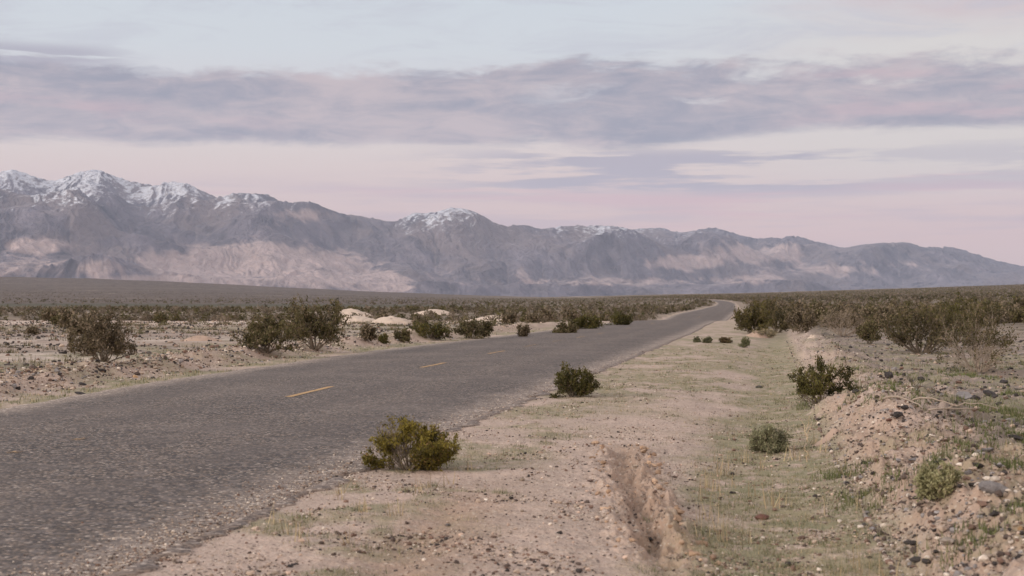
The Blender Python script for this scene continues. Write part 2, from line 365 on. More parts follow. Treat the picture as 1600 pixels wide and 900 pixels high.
def road_mat():
    m, t = mat_new('chip_seal_asphalt')
    P = pos(t)
    vc = t.new('ShaderNodeTexVoronoi'); t.put(vc.inputs['Vector'], P); vc.inputs['Scale'].default_value = 31
    r = t.seprgb(vc.outputs['Color'])
    ch = t.mix(r[0], (0.080, 0.058, 0.045, 1), (0.30, 0.222, 0.176, 1))
    ch = t.mix(t.step(0.81, 0.88, r[1]), ch, (0.42, 0.345, 0.295, 1))
    ch = t.mix(t.sub(1.0, t.step(0.2, 0.35, r[2])), ch, (0.04, 0.033, 0.035, 1))
    ch = t.mix(t.mul(t.step(0.3, 0.62, vc.outputs['Distance']), 0.8), ch, (0.032, 0.026, 0.026, 1))
    v2 = t.new('ShaderNodeTexVoronoi'); t.put(v2.inputs['Vector'], P); v2.inputs['Scale'].default_value = 13
    r2 = t.seprgb(v2.outputs['Color'])
    ch = t.mix(t.mul(t.step(0.55, 0.95, r2[0]), 0.30), ch, (0.26, 0.215, 0.20, 1))
    ch = t.mix(t.mul(t.step(0.6, 0.95, r2[1]), 0.35), ch, (0.06, 0.05, 0.053, 1))
    big = t.noise(P, 0.35, 4, 0.6)
    ch = t.mix(t.mul(t.step(0.42, 0.7, big), 0.28), ch, (0.21, 0.165, 0.145, 1))
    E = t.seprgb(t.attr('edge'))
    edge = t.m('SUBTRACT', E[0], t.mul(t.sub(t.noise(P, 1.3, 5, 0.65), 0.5), 0.9))
    dust = t.sub(1.0, t.step(0.0, 0.9, edge))
    dcol = t.mix(t.noise(P, 14, 5, 0.7), (0.20, 0.155, 0.13, 1), (0.40, 0.315, 0.265, 1))
    dcol = t.mix(t.mul(t.step(0.25, 0.75, r[0]), 0.75), dcol, ch)
    dcol = t.mix(t.step(0.86, 0.9, r[1]), dcol, (0.52, 0.43, 0.37, 1))
    ch = t.mix(t.mul(dust, 0.85), ch, dcol)
    wheel = t.mul(E[1], t.mul(t.step(0.35, 0.6, t.noise(P, 0.6, 4)), 0.5))
    ch = t.mix(wheel, ch, (0.085, 0.067, 0.062, 1))
    ch = t.mix(t.mul(E[2], 0.9), ch, (0.028, 0.024, 0.025, 1))  # painted shade of the dip crossing the far road
    h = t.add(t.sub(1.0, t.m('MINIMUM', vc.outputs['Distance'], 0.6)), t.mul(r[0], 0.5))
    return finish(m, t, ch, 0.8, h, 0.8, 0.012, 0.3)
def paint_mat():
    m, t = mat_new('worn_yellow_paint')
    P = pos(t)
    wear = t.seprgb(t.attr('wear'))[0]
    k = t.step(t.sub(wear, 0.08), t.add(wear, 0.08), t.noise(P, 18, 5, 0.7))
    c = t.mix(k, (0.105, 0.08, 0.07, 1), t.mix(t.noise(P, 40, 2), (0.46, 0.29, 0.14, 1), (0.34, 0.22, 0.12, 1)))
    return finish(m, t, c, 0.85, t.noise(P, 60, 3), 0.5, 0.004, 0.2)
def vcol_mat(name, rough=0.9, nscale=20, namt=0.35, bumpd=0.01, spec=0.15, trans=0.0):
    m, t = mat_new(name)
    P = t.new('ShaderNodeTexCoord').outputs['Object']
    c = t.attr('tint')
    n = t.noise(P, nscale, 4, 0.65)
    c = t.mix(namt, c, t.mix(n, (0.25, 0.25, 0.25, 1), (1.75, 1.75, 1.75, 1)), 'MULTIPLY') if namt else c
    finish(m, t, c, rough, n if bumpd else None, 0.6, bumpd or 0.01, spec)
    if trans:
        b = next(x for x in t.n if x.type == 'BSDF_PRINCIPLED'); o = next(x for x in t.n if x.type == 'OUTPUT_MATERIAL')
        tr = t.new('ShaderNodeBsdfTranslucent'); t.put(tr.inputs[0], c)
        mx = t.new('ShaderNodeMixShader'); mx.inputs[0].default_value = trans
        t.l.new(b.outputs[0], mx.inputs[1]); t.l.new(tr.outputs[0], mx.inputs[2]); t.l.new(mx.outputs[0], o.inputs[0])
    return m
def rock_mat(name, c0, c1):
    m, t = mat_new(name)
    P = t.new('ShaderNodeTexCoord').outputs['Object']
    n = t.noise(P, 3.5, 6, 0.7)
    return finish(m, t, t.mix(t.step(0.3, 0.7, n), c0, c1), 0.9, n, 0.9, 0.06, 0.2)
def twig_mat(name, c0, c1):
    m, t = mat_new(name)
    P = pos(t)
    return finish(m, t, t.mix(t.noise(P, 14, 3), c0, c1), 0.9, None, spec=0.1)
M_ground, M_road, M_paint = ground_mat(), road_mat(), paint_mat()
M_leaf = vcol_mat('shrub_leaves', 0.75, 3, 0.0, None, 0.2, 0.25)
M_grass = vcol_mat('grass_blades', 0.85, 3, 0.0, None, 0.1, 0.25)
M_gravel = vcol_mat('loose_gravel', 0.9, 40, 0.3, 0.004)
M_twig = twig_mat('brown_twigs', (0.10, 0.08, 0.062, 1), (0.19, 0.15, 0.12, 1))
M_dry = twig_mat('dry_grey_twigs', (0.20, 0.16, 0.13, 1), (0.38, 0.31, 0.26, 1))
M_straw = twig_mat('dry_straw', (0.42, 0.31, 0.20, 1), (0.55, 0.43, 0.30, 1))
M_rock = {'black': rock_mat('black_lava_rock', (0.028, 0.024, 0.025, 1), (0.085, 0.072, 0.07, 1)),
          'brown': rock_mat('brown_rock', (0.10, 0.06, 0.05, 1), (0.20, 0.125, 0.10, 1)),
          'grey': rock_mat('grey_rock', (0.17, 0.155, 0.16, 1), (0.28, 0.255, 0.255, 1)),
          'pale': rock_mat('pale_rock', (0.33, 0.265, 0.225, 1), (0.50, 0.42, 0.365, 1)),
          'red': rock_mat('rust_red_rock', (0.14, 0.065, 0.05, 1), (0.22, 0.115, 0.09, 1)),
          'sand': rock_mat('sandy_clod', (0.34, 0.235, 0.18, 1), (0.45, 0.33, 0.265, 1)),
          'ochre': rock_mat('ochre_rock', (0.45, 0.27, 0.14, 1), (0.58, 0.38, 0.22, 1))}

# ------------------------------------------------------------------ ground sheet
th = np.concatenate([np.linspace(-math.pi, -R(28), 46, endpoint=False), np.linspace(-R(28), R(28), 860, endpoint=False), np.linspace(R(28), math.pi, 46, endpoint=False)])
inv = 1/np.linspace(1/6.0, 1/1000.0, 560)
rr = np.concatenate([[0.02], np.linspace(0.6, 6.0, 34, endpoint=False), inv, np.geomspace(1000, 30000, 120)[1:]])
TH, RR = np.meshgrid(th, rr)
k = 1-sst(R(30), R(60), np.abs(TH))*0.95
RE = np.where(RR > 2000, 2000+(RR-2000)*k, RR)
GX, GY = RE*np.sin(TH), RE*np.cos(TH)
GZ = ground(GX, GY)
GZ = np.maximum(GZ, -60)
mk = masks(GX, GY)
me = np_mesh('ground', np.stack([GX, GY, GZ], -1), grid_faces(len(rr), len(th), True)[:, ::-1],
             {'cover': np.stack([mk[0].ravel(), mk[1].ravel(), mk[2].ravel()], -1), 'cover_more': np.stack([mk[3].ravel(), mk[4].ravel(), mk[5].ravel()], -1)}, True)
tag(link('ground', me, M_ground), 'dry sandy desert floor with stones and thin grass', 'ground', kind='structure')

# ------------------------------------------------------------------ road and its dashes
ry = np.concatenate([np.linspace(-50, 4, 40, endpoint=False), 1/np.linspace(1/4.0, 1/1700.0, 700)])
cs = np.linspace(0, 1, 41)
xl = XL(ry)[:, None]; xr = XR(ry)[:, None]
wob = 0.16*fbm(ry*1.6, ry*0, 5, 201, .6)[:, None]; wobl = 0.14*fbm(ry*1.4, ry*0+7, 4, 211)[:, None]
RX = (xl+wobl)+(xr+wob-xl-wobl)*cs[None, :]; RY = np.repeat(ry[:, None], len(cs), 1)
def road_z(X, Y):
    s = (X-XL(Y))/(XR(Y)-XL(Y))*2-1
    return 0.012+0.05*(1-np.clip(s*s, 0, 1.2))-0.45*bump(Y, 138, 20)+far_z(X, Y)+0.006*fbm(X*.7, Y*.7, 2, 221)
RZ = road_z(RX, RY)
wd = (xr-xl)
ed = np.minimum(cs[None, :], 1-cs[None, :])*wd
whl = bump(cs[None, :], .22, .06)+bump(cs[None, :], .38, .05)+bump(cs[None, :], .62, .05)+bump(cs[None, :], .78, .06)+0*ed
dip_shade = np.maximum(bump(RY+RX*0.05, 113, 1.2), 0.8*bump(RY, 119, 2.0)*(cs[None, :] > .55))  # shade at the dip, put into the road colour as dark strips
V = np.stack([RX, RY, RZ], -1)
V = np.concatenate([V, np.stack([RX[:, [0, -1]], RY[:, [0, -1]], RZ[:, [0, -1]]-0.10], -1)], 1)   # skirts down into the verge
order = [41]+list(range(41))+[42]
V = V[:, order]
ext = lambda A: np.concatenate([A[:, :1], A, A[:, -1:]], 1)
me = np_mesh('road', V, grid_faces(len(ry), 43), {'edge': np.stack([ext(np.clip(ed, 0, 3)).ravel(), ext(np.clip(whl, 0, 1)).ravel(), ext(dip_shade).ravel()], -1)}, True)
road = tag(link('road', me, M_road), 'rough two lane chip seal road running to the mountains', 'road', kind='structure')
def dash(y0, y1, wear):
    ys = np.linspace(y0, y1, 14); c = (XL(ys)+XR(ys))/2
    xs = np.stack([c-0.055, c, c+0.055], 1); yy = np.repeat(ys[:, None], 3, 1)
    me = np_mesh('lane_dash', np.stack([xs, yy, road_z(xs, yy)+0.005], -1), grid_faces(14, 3), {'wear': np.full((42, 1), wear)}, True)
    link('lane_dash', me, M_paint, road)
for y0, y1, wr in [(13.45, 13.58, .52), (14.65, 14.85, .54), (21.2, 23.8, .40), (30.6, 33.0, .43), (38.6, 41.0, .46), (44.6, 47.0, .55), (50, 52.3, .56), (55.2, 57.5, .5), (61.5, 64, .52),
                   (73, 75.5, .52), (89, 91.5, .5), (101, 103.5, .52), (150, 153, .5)]:
    dash(y0, y1, wr)

# ------------------------------------------------------------------ mountains
SK = np.array([(-420, 300), (-300, 284), (-200, 292), (-100, 276), (0, 270), (20, 263), (40, 272), (60, 277), (80, 283), (95, 280), (115, 271), (150, 264), (165, 269), (190, 280),
 (215, 285), (240, 290), (265, 284), (285, 285), (300, 290), (320, 300), (335, 308), (350, 306), (370, 301), (400, 303), (420, 303), (435, 314), (450, 316), (480, 315),
 (495, 317), (510, 326), (530, 333), (560, 337), (590, 342), (615, 348), (640, 335), (650, 332), (670, 334), (690, 328), (710, 324), (735, 328), (755, 337), (770, 347),
 (790, 354), (805, 352), (820, 350), (835, 356), (850, 358), (870, 354), (900, 353), (935, 352), (960, 353), (980, 358), (1000, 357), (1035, 356), (1060, 364), (1080, 361),
 (1100, 357), (1120, 356), (1140, 362), (1160, 368), (1180, 373), (1200, 372), (1215, 371), (1240, 368), (1265, 375), (1290, 380), (1310, 386), (1325, 388), (1335, 383),
 (1360, 381), (1390, 379), (1420, 378), (1435, 385), (1450, 387), (1465, 385), (1490, 387), (1500, 389), (1520, 395), (1540, 402), (1560, 408), (1580, 412), (1600, 416),
 (1700, 432), (1850, 446), (2050, 455)], float)
def mountains():
    nc, nr = 1500, 600
    px = np.linspace(-380, 1980, nc); sl_ = (px-800)/F
    yc = np.interp(px, [-380, 0, 800, 1600, 1980], [18500, 19500, 22500, 27500, 29000])
    t = np.linspace(-0.12, 1.25, nr)[:, None]
    depth = 6800.0
    Y = (yc-depth)[None, :]+t*depth; X = sl_[None, :]*Y
    Y = Y+0*X
    kx, ky = X/1000.0, Y/1000.0
    wx = 0.55*fbm(kx*.5, ky*.5, 3, 301); wy = 0.55*fbm(kx*.5+5, ky*.5, 3, 311)
    tgt = np.interp(px, SK[:, 0], SK[:, 1])
    smo = np.convolve(np.pad(tgt, 60, mode='edge'), np.hanning(123)[1:-1]/np.hanning(123).sum(), 'valid')
    Hc = (HZ-smo)/F*yc
    s_col = sl_*yc
    def slope(h):
        dhr = np.gradient(h, axis=0); dhc = np.gradient(h, axis=1)
        Yr = np.gradient(Y, axis=0); Xr = np.gradient(X, axis=0); Yc_ = np.gradient(Y, axis=1); Xc = np.gradient(X, axis=1)
        det = Xc*Yr-Xr*Yc_
        return (dhc*Yr-dhr*Yc_)/det, (dhr*Xc-dhc*Xr)/det
    # rivers cut the rising block: uplift, drainage, incision, slope limit
    def erode(h, U, dx, iters, dt, K, smax):
        ny, nx = h.shape; N = nx*ny; idx = np.arange(N).reshape(ny, nx)
        nb = [(-1, 0), (1, 0), (0, -1), (0, 1), (-1, -1), (-1, 1), (1, -1), (1, 1)]
        for it in range(iters):
            h = h+U*dt
            hp = np.pad(h, 1, mode='edge'); best = np.zeros_like(h); rc = idx.copy(); dist = np.full(h.shape, dx)
            for a_, b_ in nb:
                dd = dx*math.hypot(a_, b_)
                dr = (h-hp[1+a_:1+a_+ny, 1+b_:1+b_+nx])/dd
                ok = dr > best
                tgt_i = np.clip(np.arange(ny)[:, None]+a_, 0, ny-1)*nx+np.clip(np.arange(nx)[None, :]+b_, 0, nx-1)
                best = np.where(ok, dr, best); rc = np.where(ok, tgt_i, rc); dist = np.where(ok, dd, dist)
            rc[0] = idx[0]; rc[-1] = idx[-1]
            order = np.argsort(h, axis=None, kind='stable')
            r_ = rc.ravel().tolist(); A = [dx*dx]*N
            for i in order[::-1].tolist():
                q = r_[i]
                if q != i: A[q] += A[i]
            fa = (K*dt*np.sqrt(np.array(A))/dist.ravel()).tolist(); mx = (smax*dist).ravel().tolist(); hl = h.ravel().tolist()
            for i in order.tolist():
                q = r_[i]
                if q != i:
                    f_ = fa[i]; v = (hl[i]+f_*hl[q])/(1+f_)
                    m_ = hl[q]+mx[i]
                    hl[i] = v if v < m_ else m_
            h = np.array(hl).reshape(ny, nx); h[0] = 0; h[-1] = 0
        return h, np.array(A).reshape(ny, nx)
    def field(nx, ny):
        ss = np.linspace(s_col[0], s_col[-1], nx)[None, :]; tt = np.linspace(-.12, 1.42, ny)[:, None]
        hc = np.interp(ss, s_col, Hc)/1800.0
        x_, y_ = ss/1000, tt*depth/1000
        U = hc*(.22+.78*sst(.12, .62, tt+.16*fbm(x_*.35, y_*.25, 3, 341)))*(1+.5*fbm(x_*.3, y_*.3, 3, 343))*sst(-.04, .06, tt+.05*fbm(x_*.6, y_*0, 3, 345))
        return np.clip(U, 0, None), x_, y_, tt
    nx, ny = 270, 112
    U, x_, y_, tt = field(nx, ny)
    g = 60*np.clip(1-np.abs(tt-.75)/.9, 0, 1)+25*fbm(x_*1.1, y_*1.1, 3, 347)+0*x_
    dx1 = (s_col[-1]-s_col[0])/(nx-1)
    g, _ = erode(g, U, dx1, 45, 30.0, 1.3e-4, 1.1)
    nx2, ny2 = 810, 336
    fi = np.linspace(0, ny-1, ny2)[:, None]; fj = np.linspace(0, nx-1, nx2)[None, :]
    def samp(G, fi, fj):
        i0 = np.clip(np.floor(fi).astype(int), 0, G.shape[0]-2); j0 = np.clip(np.floor(fj).astype(int), 0, G.shape[1]-2)
        a_, b_ = fi-i0, fj-j0
        return (G[i0, j0]*(1-b_)+G[i0, j0+1]*b_)*(1-a_)+(G[i0+1, j0]*(1-b_)+G[i0+1, j0+1]*b_)*a_
    U, x_, y_, tt = field(nx2, ny2)
    g = samp(g, fi, fj)+10*fbm(x_*4, y_*4, 3, 349)
    g, AA = erode(g, U, dx1*(nx-1)/(nx2-1), 9, 30.0, 1.3e-4, 1.0)
    fi = (t+.12)/1.54*(ny2-1)+0*X; fj = ((s_col-s_col[0])/(s_col[-1]-s_col[0])*(nx2-1))[None, :]+0*X
    # a slight wander hides the grid of the drainage
    wi = .8*fbm(kx*6, ky*6, 2, 355); wj = .8*fbm(kx*6, ky*6, 2, 357)
    h = samp(g, np.clip(fi+wi, 0, ny2-1), np.clip(fj+wj, 0, nx2-1)); lA = samp(np.log10(AA), fi, fj)
    gx, gy = slope(h)
    st_ = np.clip(np.hypot(gx, gy)/.5, 0, 1)*np.clip(h/250, 0, 1)
    # ribs and chutes on the steep faces
    sk = (s_col/1000.0)[None, :]+.35*fbm(kx*1.1, ky*1.1, 3, 421)+(fi/ny2)*1.1
    fl = 0
    for f_, a_ in ((4.0, 34.0), (8.5, 22.0), (17.0, 11.0)):
        fl = fl+a_*(np.abs(perlin(sk*f_, t*(2.5+f_*.35)+f_, 430+int(f_*3)))*2-.5)
    h = h-fl*st_+8*fbm(kx*7, ky*7, 4, 351)*np.clip(h/300, 0, 1)
    for it in range(3):
        ang = (h-EYE)/Y
        E = ang.max(0)
        fac = ((HZ-tgt)/F)/np.maximum(E, 1e-4)
        wn = (161, 61, 25)[it]; hw = np.hanning(wn+2)[1:-1]
        fac = np.convolve(np.pad(fac, wn//2, mode='edge'), hw/hw.sum(), 'valid')
        h = h*(1+(fac[None, :]-1)*(1 if it == 0 else np.clip(ang/E[None, :], 0, 1)**2))
    h = h-110*(1-sst(-.12, -.02, t))
    Z = h
    # colours: bare rock, pale badlands at the foot, snow on the heights
    py = HZ-(Z-EYE)/Y*F; pxx = 800+F*X/Y
    g1, g2 = slope(Z); sl = np.hypot(g1, g2)
    nA = fbm(kx*1.2, ky*1.2, 4, 361); nB = fbm(kx*4.5, ky*4.5, 4, 371)
    rock = np.array([0.110, 0.094, 0.108])[None, None, :]*(1+0.55*nA[..., None]+0.40*nB[..., None])
    warm = sst(0.05, 0.5, fbm(kx*.6+9, ky*.6, 5, 381, .6)+.02)[..., None]
    rock = rock*(1-warm*.7)+np.array([0.165, 0.130, 0.128])*warm*.7
    # pale scree lying in the chutes
    scree = np.clip(.75*sst(4.2, 5.6, lA+.4*nB)+.5*(1-sst(.25, .6, sl+.15*nB))+.45*sst(5, 40, fl)*st_, 0, 1)[..., None]
    rock = rock*(1-.75*scree)+np.array([0.215, 0.178, 0.182])*.75*scree
    blobs = [(400, 412, 175, 32, 1.0), (55, 385, 75, 16, .8), (90, 420, 150, 22, .5), (600, 442, 42, 20, 1.2), (300, 440, 170, 14, .8), (500, 432, 90, 24, .9), (1075, 410, 70, 14, .8), (1180, 395, 110, 22, .65),
             (950, 440, 190, 8, .55), (1150, 437, 120, 10, .5), (1290, 420, 120, 14, .5), (760, 430, 140, 22, .3), (430, 350, 30, 14, .4), (1400, 410, 120, 16, .35), (480, 335, 60, 14, .5)]
    bl = 0
    for bx, by, ax, ay, q in blobs:
        bl = np.maximum(bl, q*np.exp(-((pxx-bx)/ax)**2-((py-by)/ay)**2))
    bl = sst(0.26, 0.58, bl+0.2*nA+0.16*nB)
    pale = np.array([0.36, 0.275, 0.258])[None, None, :]*(1+0.22*nB[..., None])
    colr = rock*(1-bl[..., None])+pale*bl[..., None]
    sn = np.interp(pxx, [-380, 0, 120, 260, 330, 430, 520, 560, 600, 640, 720, 790, 840, 950, 1060, 1090, 1130, 1180, 1220, 1330, 1420, 1480, 1600],
                   [320, 318, 325, 330, 322, 336, 340, 330, 325, 362, 364, 352, 362, 380, 376, 372, 380, 372, 374, 380, 392, 386, 360])
    s_am = np.interp(pxx, [0, 300, 560, 640, 800, 1000, 1150, 1250, 1600], [1, 1, .7, 1, .9, .9, .7, .5, .5])
    sv = (sn-py)/24.0-.1+0.6*nB+0.3*nA-1.0*np.clip(sl-.75, 0, 1)+0.5*fbm(kx*11, ky*11, 2, 393)+.8*np.tanh(g1*1.6)+.010*np.clip(fl, -50, 50)
    snow = np.clip(.42+.36*sv, 0, .84)*s_am
    me = np_mesh('mountains', np.stack([X, Y, Z], -1), grid_faces(nr, nc), {'tint': np.clip(colr.reshape(-1, 3), 0.02, 0.9), 'snow': snow.reshape(-1, 1)}, True)
    m, t_ = mat_new('mountain_rock_and_snow')
    P_ = pos(t_)
    n = t_.noise(P_, 0.005, 4, 0.62); n2 = t_.noise(P_, 0.0042, 5, 0.6)
    ridge = t_.sub(0.5, t_.m('ABSOLUTE', t_.sub(n2, 0.5)))
    c = t_.mix(0.4, t_.attr('tint'), t_.mix(n, (0.35, 0.35, 0.37, 1), (1.65, 1.65, 1.63, 1)), 'MULTIPLY')
    sn_ = t_.seprgb(t_.attr('snow'))[0]
    k = t_.add(sn_, t_.mul(t_.sub(t_.noise(P_, 0.016, 5, 0.8), 0.5), 1.9))
    c = t_.mix(t_.mul(t_.step(0.52, 0.92, k), 0.85), c, (0.60, 0.61, 0.67, 1))
    finish(m, t_, c, 0.95, t_.add(t_.mul(ridge, 1.6), t_.mul(n, 0.6)), 1.0, 90.0, 0.05)
    tag(link('mountains', me, m), 'long desert mountain range with snow along its crest', 'mountains', kind='structure')
mountains()

# ------------------------------------------------------------------ haze
def haze():
    x0, x1, y0, y1, z0, z1 = -17500, 17500, -4500, 33000, -160, 2600
    v = [(x, y, z) for z in (z0, z1) for y in (y0, y1) for x in (x0, x1)]
    f = [(0, 2, 3, 1), (4, 5, 7, 6), (0, 1, 5, 4), (2, 6, 7, 3), (0, 4, 6, 2), (1, 3, 7, 5)]
    me = bpy.data.meshes.new('haze'); me.from_pydata(v, [], f)
    m, t = mat_new('thin_valley_haze')
    pv = t.new('ShaderNodeVolumePrincipled'); pv.inputs['Color'].default_value = (0.66, 0.75, 1.0, 1)
    pv.inputs['Density'].default_value = HAZE; pv.inputs['Anisotropy'].default_value = 0.0
    t.l.new(pv.outputs[0], t.new('ShaderNodeOutputMaterial').inputs['Volume'])
    tag(link('haze', me, m), 'thin bluish haze filling the valley', 'haze', kind='stuff')
HAZE = 2.15e-5
haze()

# ------------------------------------------------------------------ shrubs
def unit(v): return v/max(np.linalg.norm(v), 1e-9)
def bush_meshes(name, seed, stems, lean, leafN, leafL, cols, dome=True, gap=0.0, bare=0.12, up=0.06, wob=0.2, nsub=(2, 2), twig_r=0.012, W=1.0, H=0.8, patch=0.0):
    """one shrub of width W and height H: returns (foliage mesh, stem mesh)"""
    rg = np.random.default_rng(seed)
    segs = []; tw = []
    def grow(p, d, L, r, lev, tint):
        n = 5 if lev == 0 else 3
        for i in range(n):
            d = unit(d+rg.normal(0, wob, 3)+np.array([0, 0, up]))
            q = p+d*L/n
            ra, rb = r*(1-.75*i/n), r*(1-.75*(i+1)/n)
            segs.append((p, q, ra, rb))
            if lev >= 1 or i >= n-2: tw.append((p, q, tint, lev))
            if lev < 2 and (i >= 1 or lev == 1):
                for _ in range(nsub[lev]):
                    cd = unit(d+rg.normal(0, .62, 3))
                    if cd[2] < -0.1: cd[2] *= -.4
                    grow(q, cd, L*rg.uniform(.28, .55), rb*.65+.0008, lev+1, tint+rg.normal(0, .18))
            p = q
    for k in range(stems):
        az = 2*math.pi*(k+rg.uniform(-.4, .4))/stems; tl = lean*math.sqrt(rg.uniform(.02, 1))
        d = np.array([math.cos(az)*math.sin(tl), math.sin(az)*math.sin(tl), math.cos(tl)])
        reach = 1.0/math.sqrt((math.sin(tl)/(W*.5))**2+(math.cos(tl)/H)**2)
        grow(np.array([d[0]*.06*W, d[1]*.06*W, -.02]), d, reach*rg.uniform(.62, .98), twig_r*W*rg.uniform(.7, 1.2), 0, rg.normal(0, .35))
    P0 = np.array([s[0] for s in segs]); P1 = np.array([s[1] for s in segs])
    ra = np.array([s[2] for s in segs]); rb = np.array([s[3] for s in segs])
    wnow = np.percentile(np.hypot(P1[:, 0], P1[:, 1]), 93)*2; hnow = np.percentile(P1[:, 2], 96 if dome else 99.5)
    sc = np.array([W/wnow, W/wnow, H/hnow])
    def shape(p):
        p = p*sc
        if not dome: return p
        r_ = ((np.hypot(p[:, 0], p[:, 1])/(W*.5))**2.6+(np.maximum(p[:, 2], 0)/H)**2.6)**(1/2.6)
        az_ = np.arctan2(p[:, 1], p[:, 0])
        lim = 1+.33*fbm(az_*1.1+seed*3.1, p[:, 2]/H*2.2+np.cos(az_)*1.3, 3, seed+900)
        return p*(np.minimum(1, lim/np.maximum(r_, 1e-6))**.6)[:, None]
    P0 = shape(P0); P1 = shape(P1)
    D = P1-P0; D /= np.maximum(np.linalg.norm(D, axis=1, keepdims=True), 1e-9)
    a1 = np.cross(D, np.array([.31, .52, .8])); a1 /= np.maximum(np.linalg.norm(a1, axis=1, keepdims=True), 1e-9); a2 = np.cross(D, a1)
    vs = []
    for P_, r_ in ((P0, ra), (P1, rb)):
        for q in range(3):
            an = 2*math.pi*q/3
            vs.append(P_+(a1*math.cos(an)+a2*math.sin(an))*r_[:, None])
    Vv = np.stack(vs, 1); n = len(P0); b = (np.arange(n)*6)[:, None]
    Fs = np.concatenate([b+np.array([[q, (q+1) % 3, 3+(q+1) % 3, 3+q]]) for q in range(3)])
    stem = np_mesh(name+'_stems', Vv, Fs)
    t0 = shape(np.array([s[0] for s in tw])); t1 = shape(np.array([s[1] for s in tw])); tt = np.array([s[2] for s in tw]); lv = np.array([s[3] for s in tw])
    wgt = (1+lv*1.2)*np.linalg.norm(t1-t0, axis=1)
    zc = (t0[:, 2]+t1[:, 2])/2; rc = np.hypot(t0[:, 0], t0[:, 1])
    wgt = wgt*np.where((zc < bare*H) & (rc < W*.42), .12, 1.0)
    if gap: wgt = wgt*np.where((np.abs(t0[:, 0]+.07*W) < gap*W) & (zc < .58*H), .06, 1.0)*np.where((t0[:, 0] < -.1*W) & (zc > .68*H), .1, 1.0)
    if patch: wgt = wgt*(1-patch+patch*2*(fbm(t0[:, 0]*4/W+seed, t0[:, 2]*4/W+t0[:, 1]*3/W, 2, seed) > 0))
    k = rg.choice(len(tw), leafN, p=wgt/wgt.sum())
    f = rg.random((leafN, 1))
    c = t0[k]*(1-f)+t1[k]*f+rg.normal(0, leafL*.45, (leafN, 3))
    dr = t1[k]-t0[k]; dr /= np.maximum(np.linalg.norm(dr, axis=1, keepdims=True), 1e-9)
    ax = dr*.7+rg.normal(0, .55, (leafN, 3))+np.array([0, 0, .25]); ax /= np.linalg.norm(ax, axis=1, keepdims=True)
    sd_ = np.cross(ax, rg.normal(0, 1, (leafN, 3))); sd_ /= np.maximum(np.linalg.norm(sd_, axis=1, keepdims=True), 1e-9)
    Ls = leafL*rg.uniform(.6, 1.4, (leafN, 1)); ws = Ls*.24
    Vl = np.stack([c-ax*Ls*.5, c+sd_*ws, c+ax*Ls*.5, c-sd_*ws], 1)
    tone = np.clip(.5+tt[k]+rg.normal(0, .22, leafN), 0, 1)[:, None]
    cc = np.array(cols[0])*(1-tone)+np.array(cols[1])*tone
    br = (rg.random((leafN, 1)) < cols[3]); cc = np.where(br, np.array(cols[2]), cc)
    Fl = np.arange(leafN*4).reshape(-1, 4)
    fol = np_mesh(name+'_leaves', Vl, Fl, {'tint': np.repeat(cc, 4, 0)})
    return fol, stem
OLIVE = ((0.070, 0.058, 0.014), (0.225, 0.180, 0.038), (0.16, 0.10, 0.04), .07)
DARK = ((0.040, 0.039, 0.013), (0.112, 0.100, 0.030), (0.12, 0.085, 0.035), .10)
MID = ((0.048, 0.043, 0.019), (0.115, 0.098, 0.044), (0.16, 0.12, 0.075), .25)
BROWN = ((0.060, 0.047, 0.028), (0.125, 0.10, 0.056), (0.20, 0.155, 0.11), .4)
SAGE = ((0.13, 0.13, 0.078), (0.285, 0.28, 0.17), (0.30, 0.26, 0.18), .15)
def shrub_at(px, py, wpx, hpx, label, name, meshes_kw, twig=None, cat='shrub', group=None, rz=None):
    x, y, z = at(px, py)
    Wm, Hm = wpx*y/F, hpx*y/F
    root = link(name, None, loc=(x, y, z-.01))
    fol, st = bush_meshes(name, W=Wm, H=Hm, **meshes_kw)
    fo = link('foliage', fol, M_leaf, root); link('stem', st, twig or M_twig, root)
    if rz: root.rotation_euler.z = rz
    return tag(root, label, cat, group)
def kw(seed, stems, lean, n, L, cols, **k): return dict(seed=seed, stems=stems, lean=R(lean), leafN=n, leafL=L, cols=cols, **k)
shrub_at(640, 733, 152, 74, 'bushy olive green shrub at the road edge, closest and largest of the shoulder pair', 'creosote_bush', kw(1, 26, 80, 15000, .026, OLIVE, bare=.0, wob=.15, up=.10, patch=.3, gap=.11))
shrub_at(896, 620, 76, 44, 'compact dark green shrub on the shoulder just beyond the larger olive one', 'creosote_bush', kw(2, 20, 78, 7500, .035, DARK, bare=.02, wob=.2, patch=.45))
shrub_at(1280, 628, 106, 58, 'open dark shrub growing on the stony bank beside the ditch', 'creosote_bush', kw(33, 17, 72, 7500, .036, DARK, bare=.25, wob=.2, patch=.5))
shrub_at(1199, 706, 68, 38, 'low round grey green sage bush in the grassy ditch', 'sage_bush', kw(4, 26, 80, 7000, .026, SAGE, bare=.0, wob=.14))
shrub_at(1468, 776, 76, 48, 'blurred pale yellow green sage bush on the face of the right bank', 'sage_bush', kw(5, 24, 78, 6000, .024, ((0.18, .175, .09), (.36, .34, .19), (.33, .28, .18), .12), bare=.0))
shrub_at(160, 566, 116, 76, 'large wispy brown green shrub standing alone behind the left bank', 'creosote_bush', kw(6, 18, 62, 6500, .055, BROWN, bare=.18, wob=.24, patch=.35), M_twig)
shrub_at(415, 550, 98, 52, 'wide low olive shrub joined to the tall shrub behind the left bank', 'creosote_bush', kw(7, 18, 70, 6000, .07, MID, bare=.12, wob=.22, patch=.4))
shrub_at(492, 546, 98, 80, 'tallest shrub behind the left bank, with long sprigs rising above the far plain', 'creosote_bush', kw(8, 15, 52, 6500, .07, MID, dome=False, bare=.15, wob=.24, patch=.5))
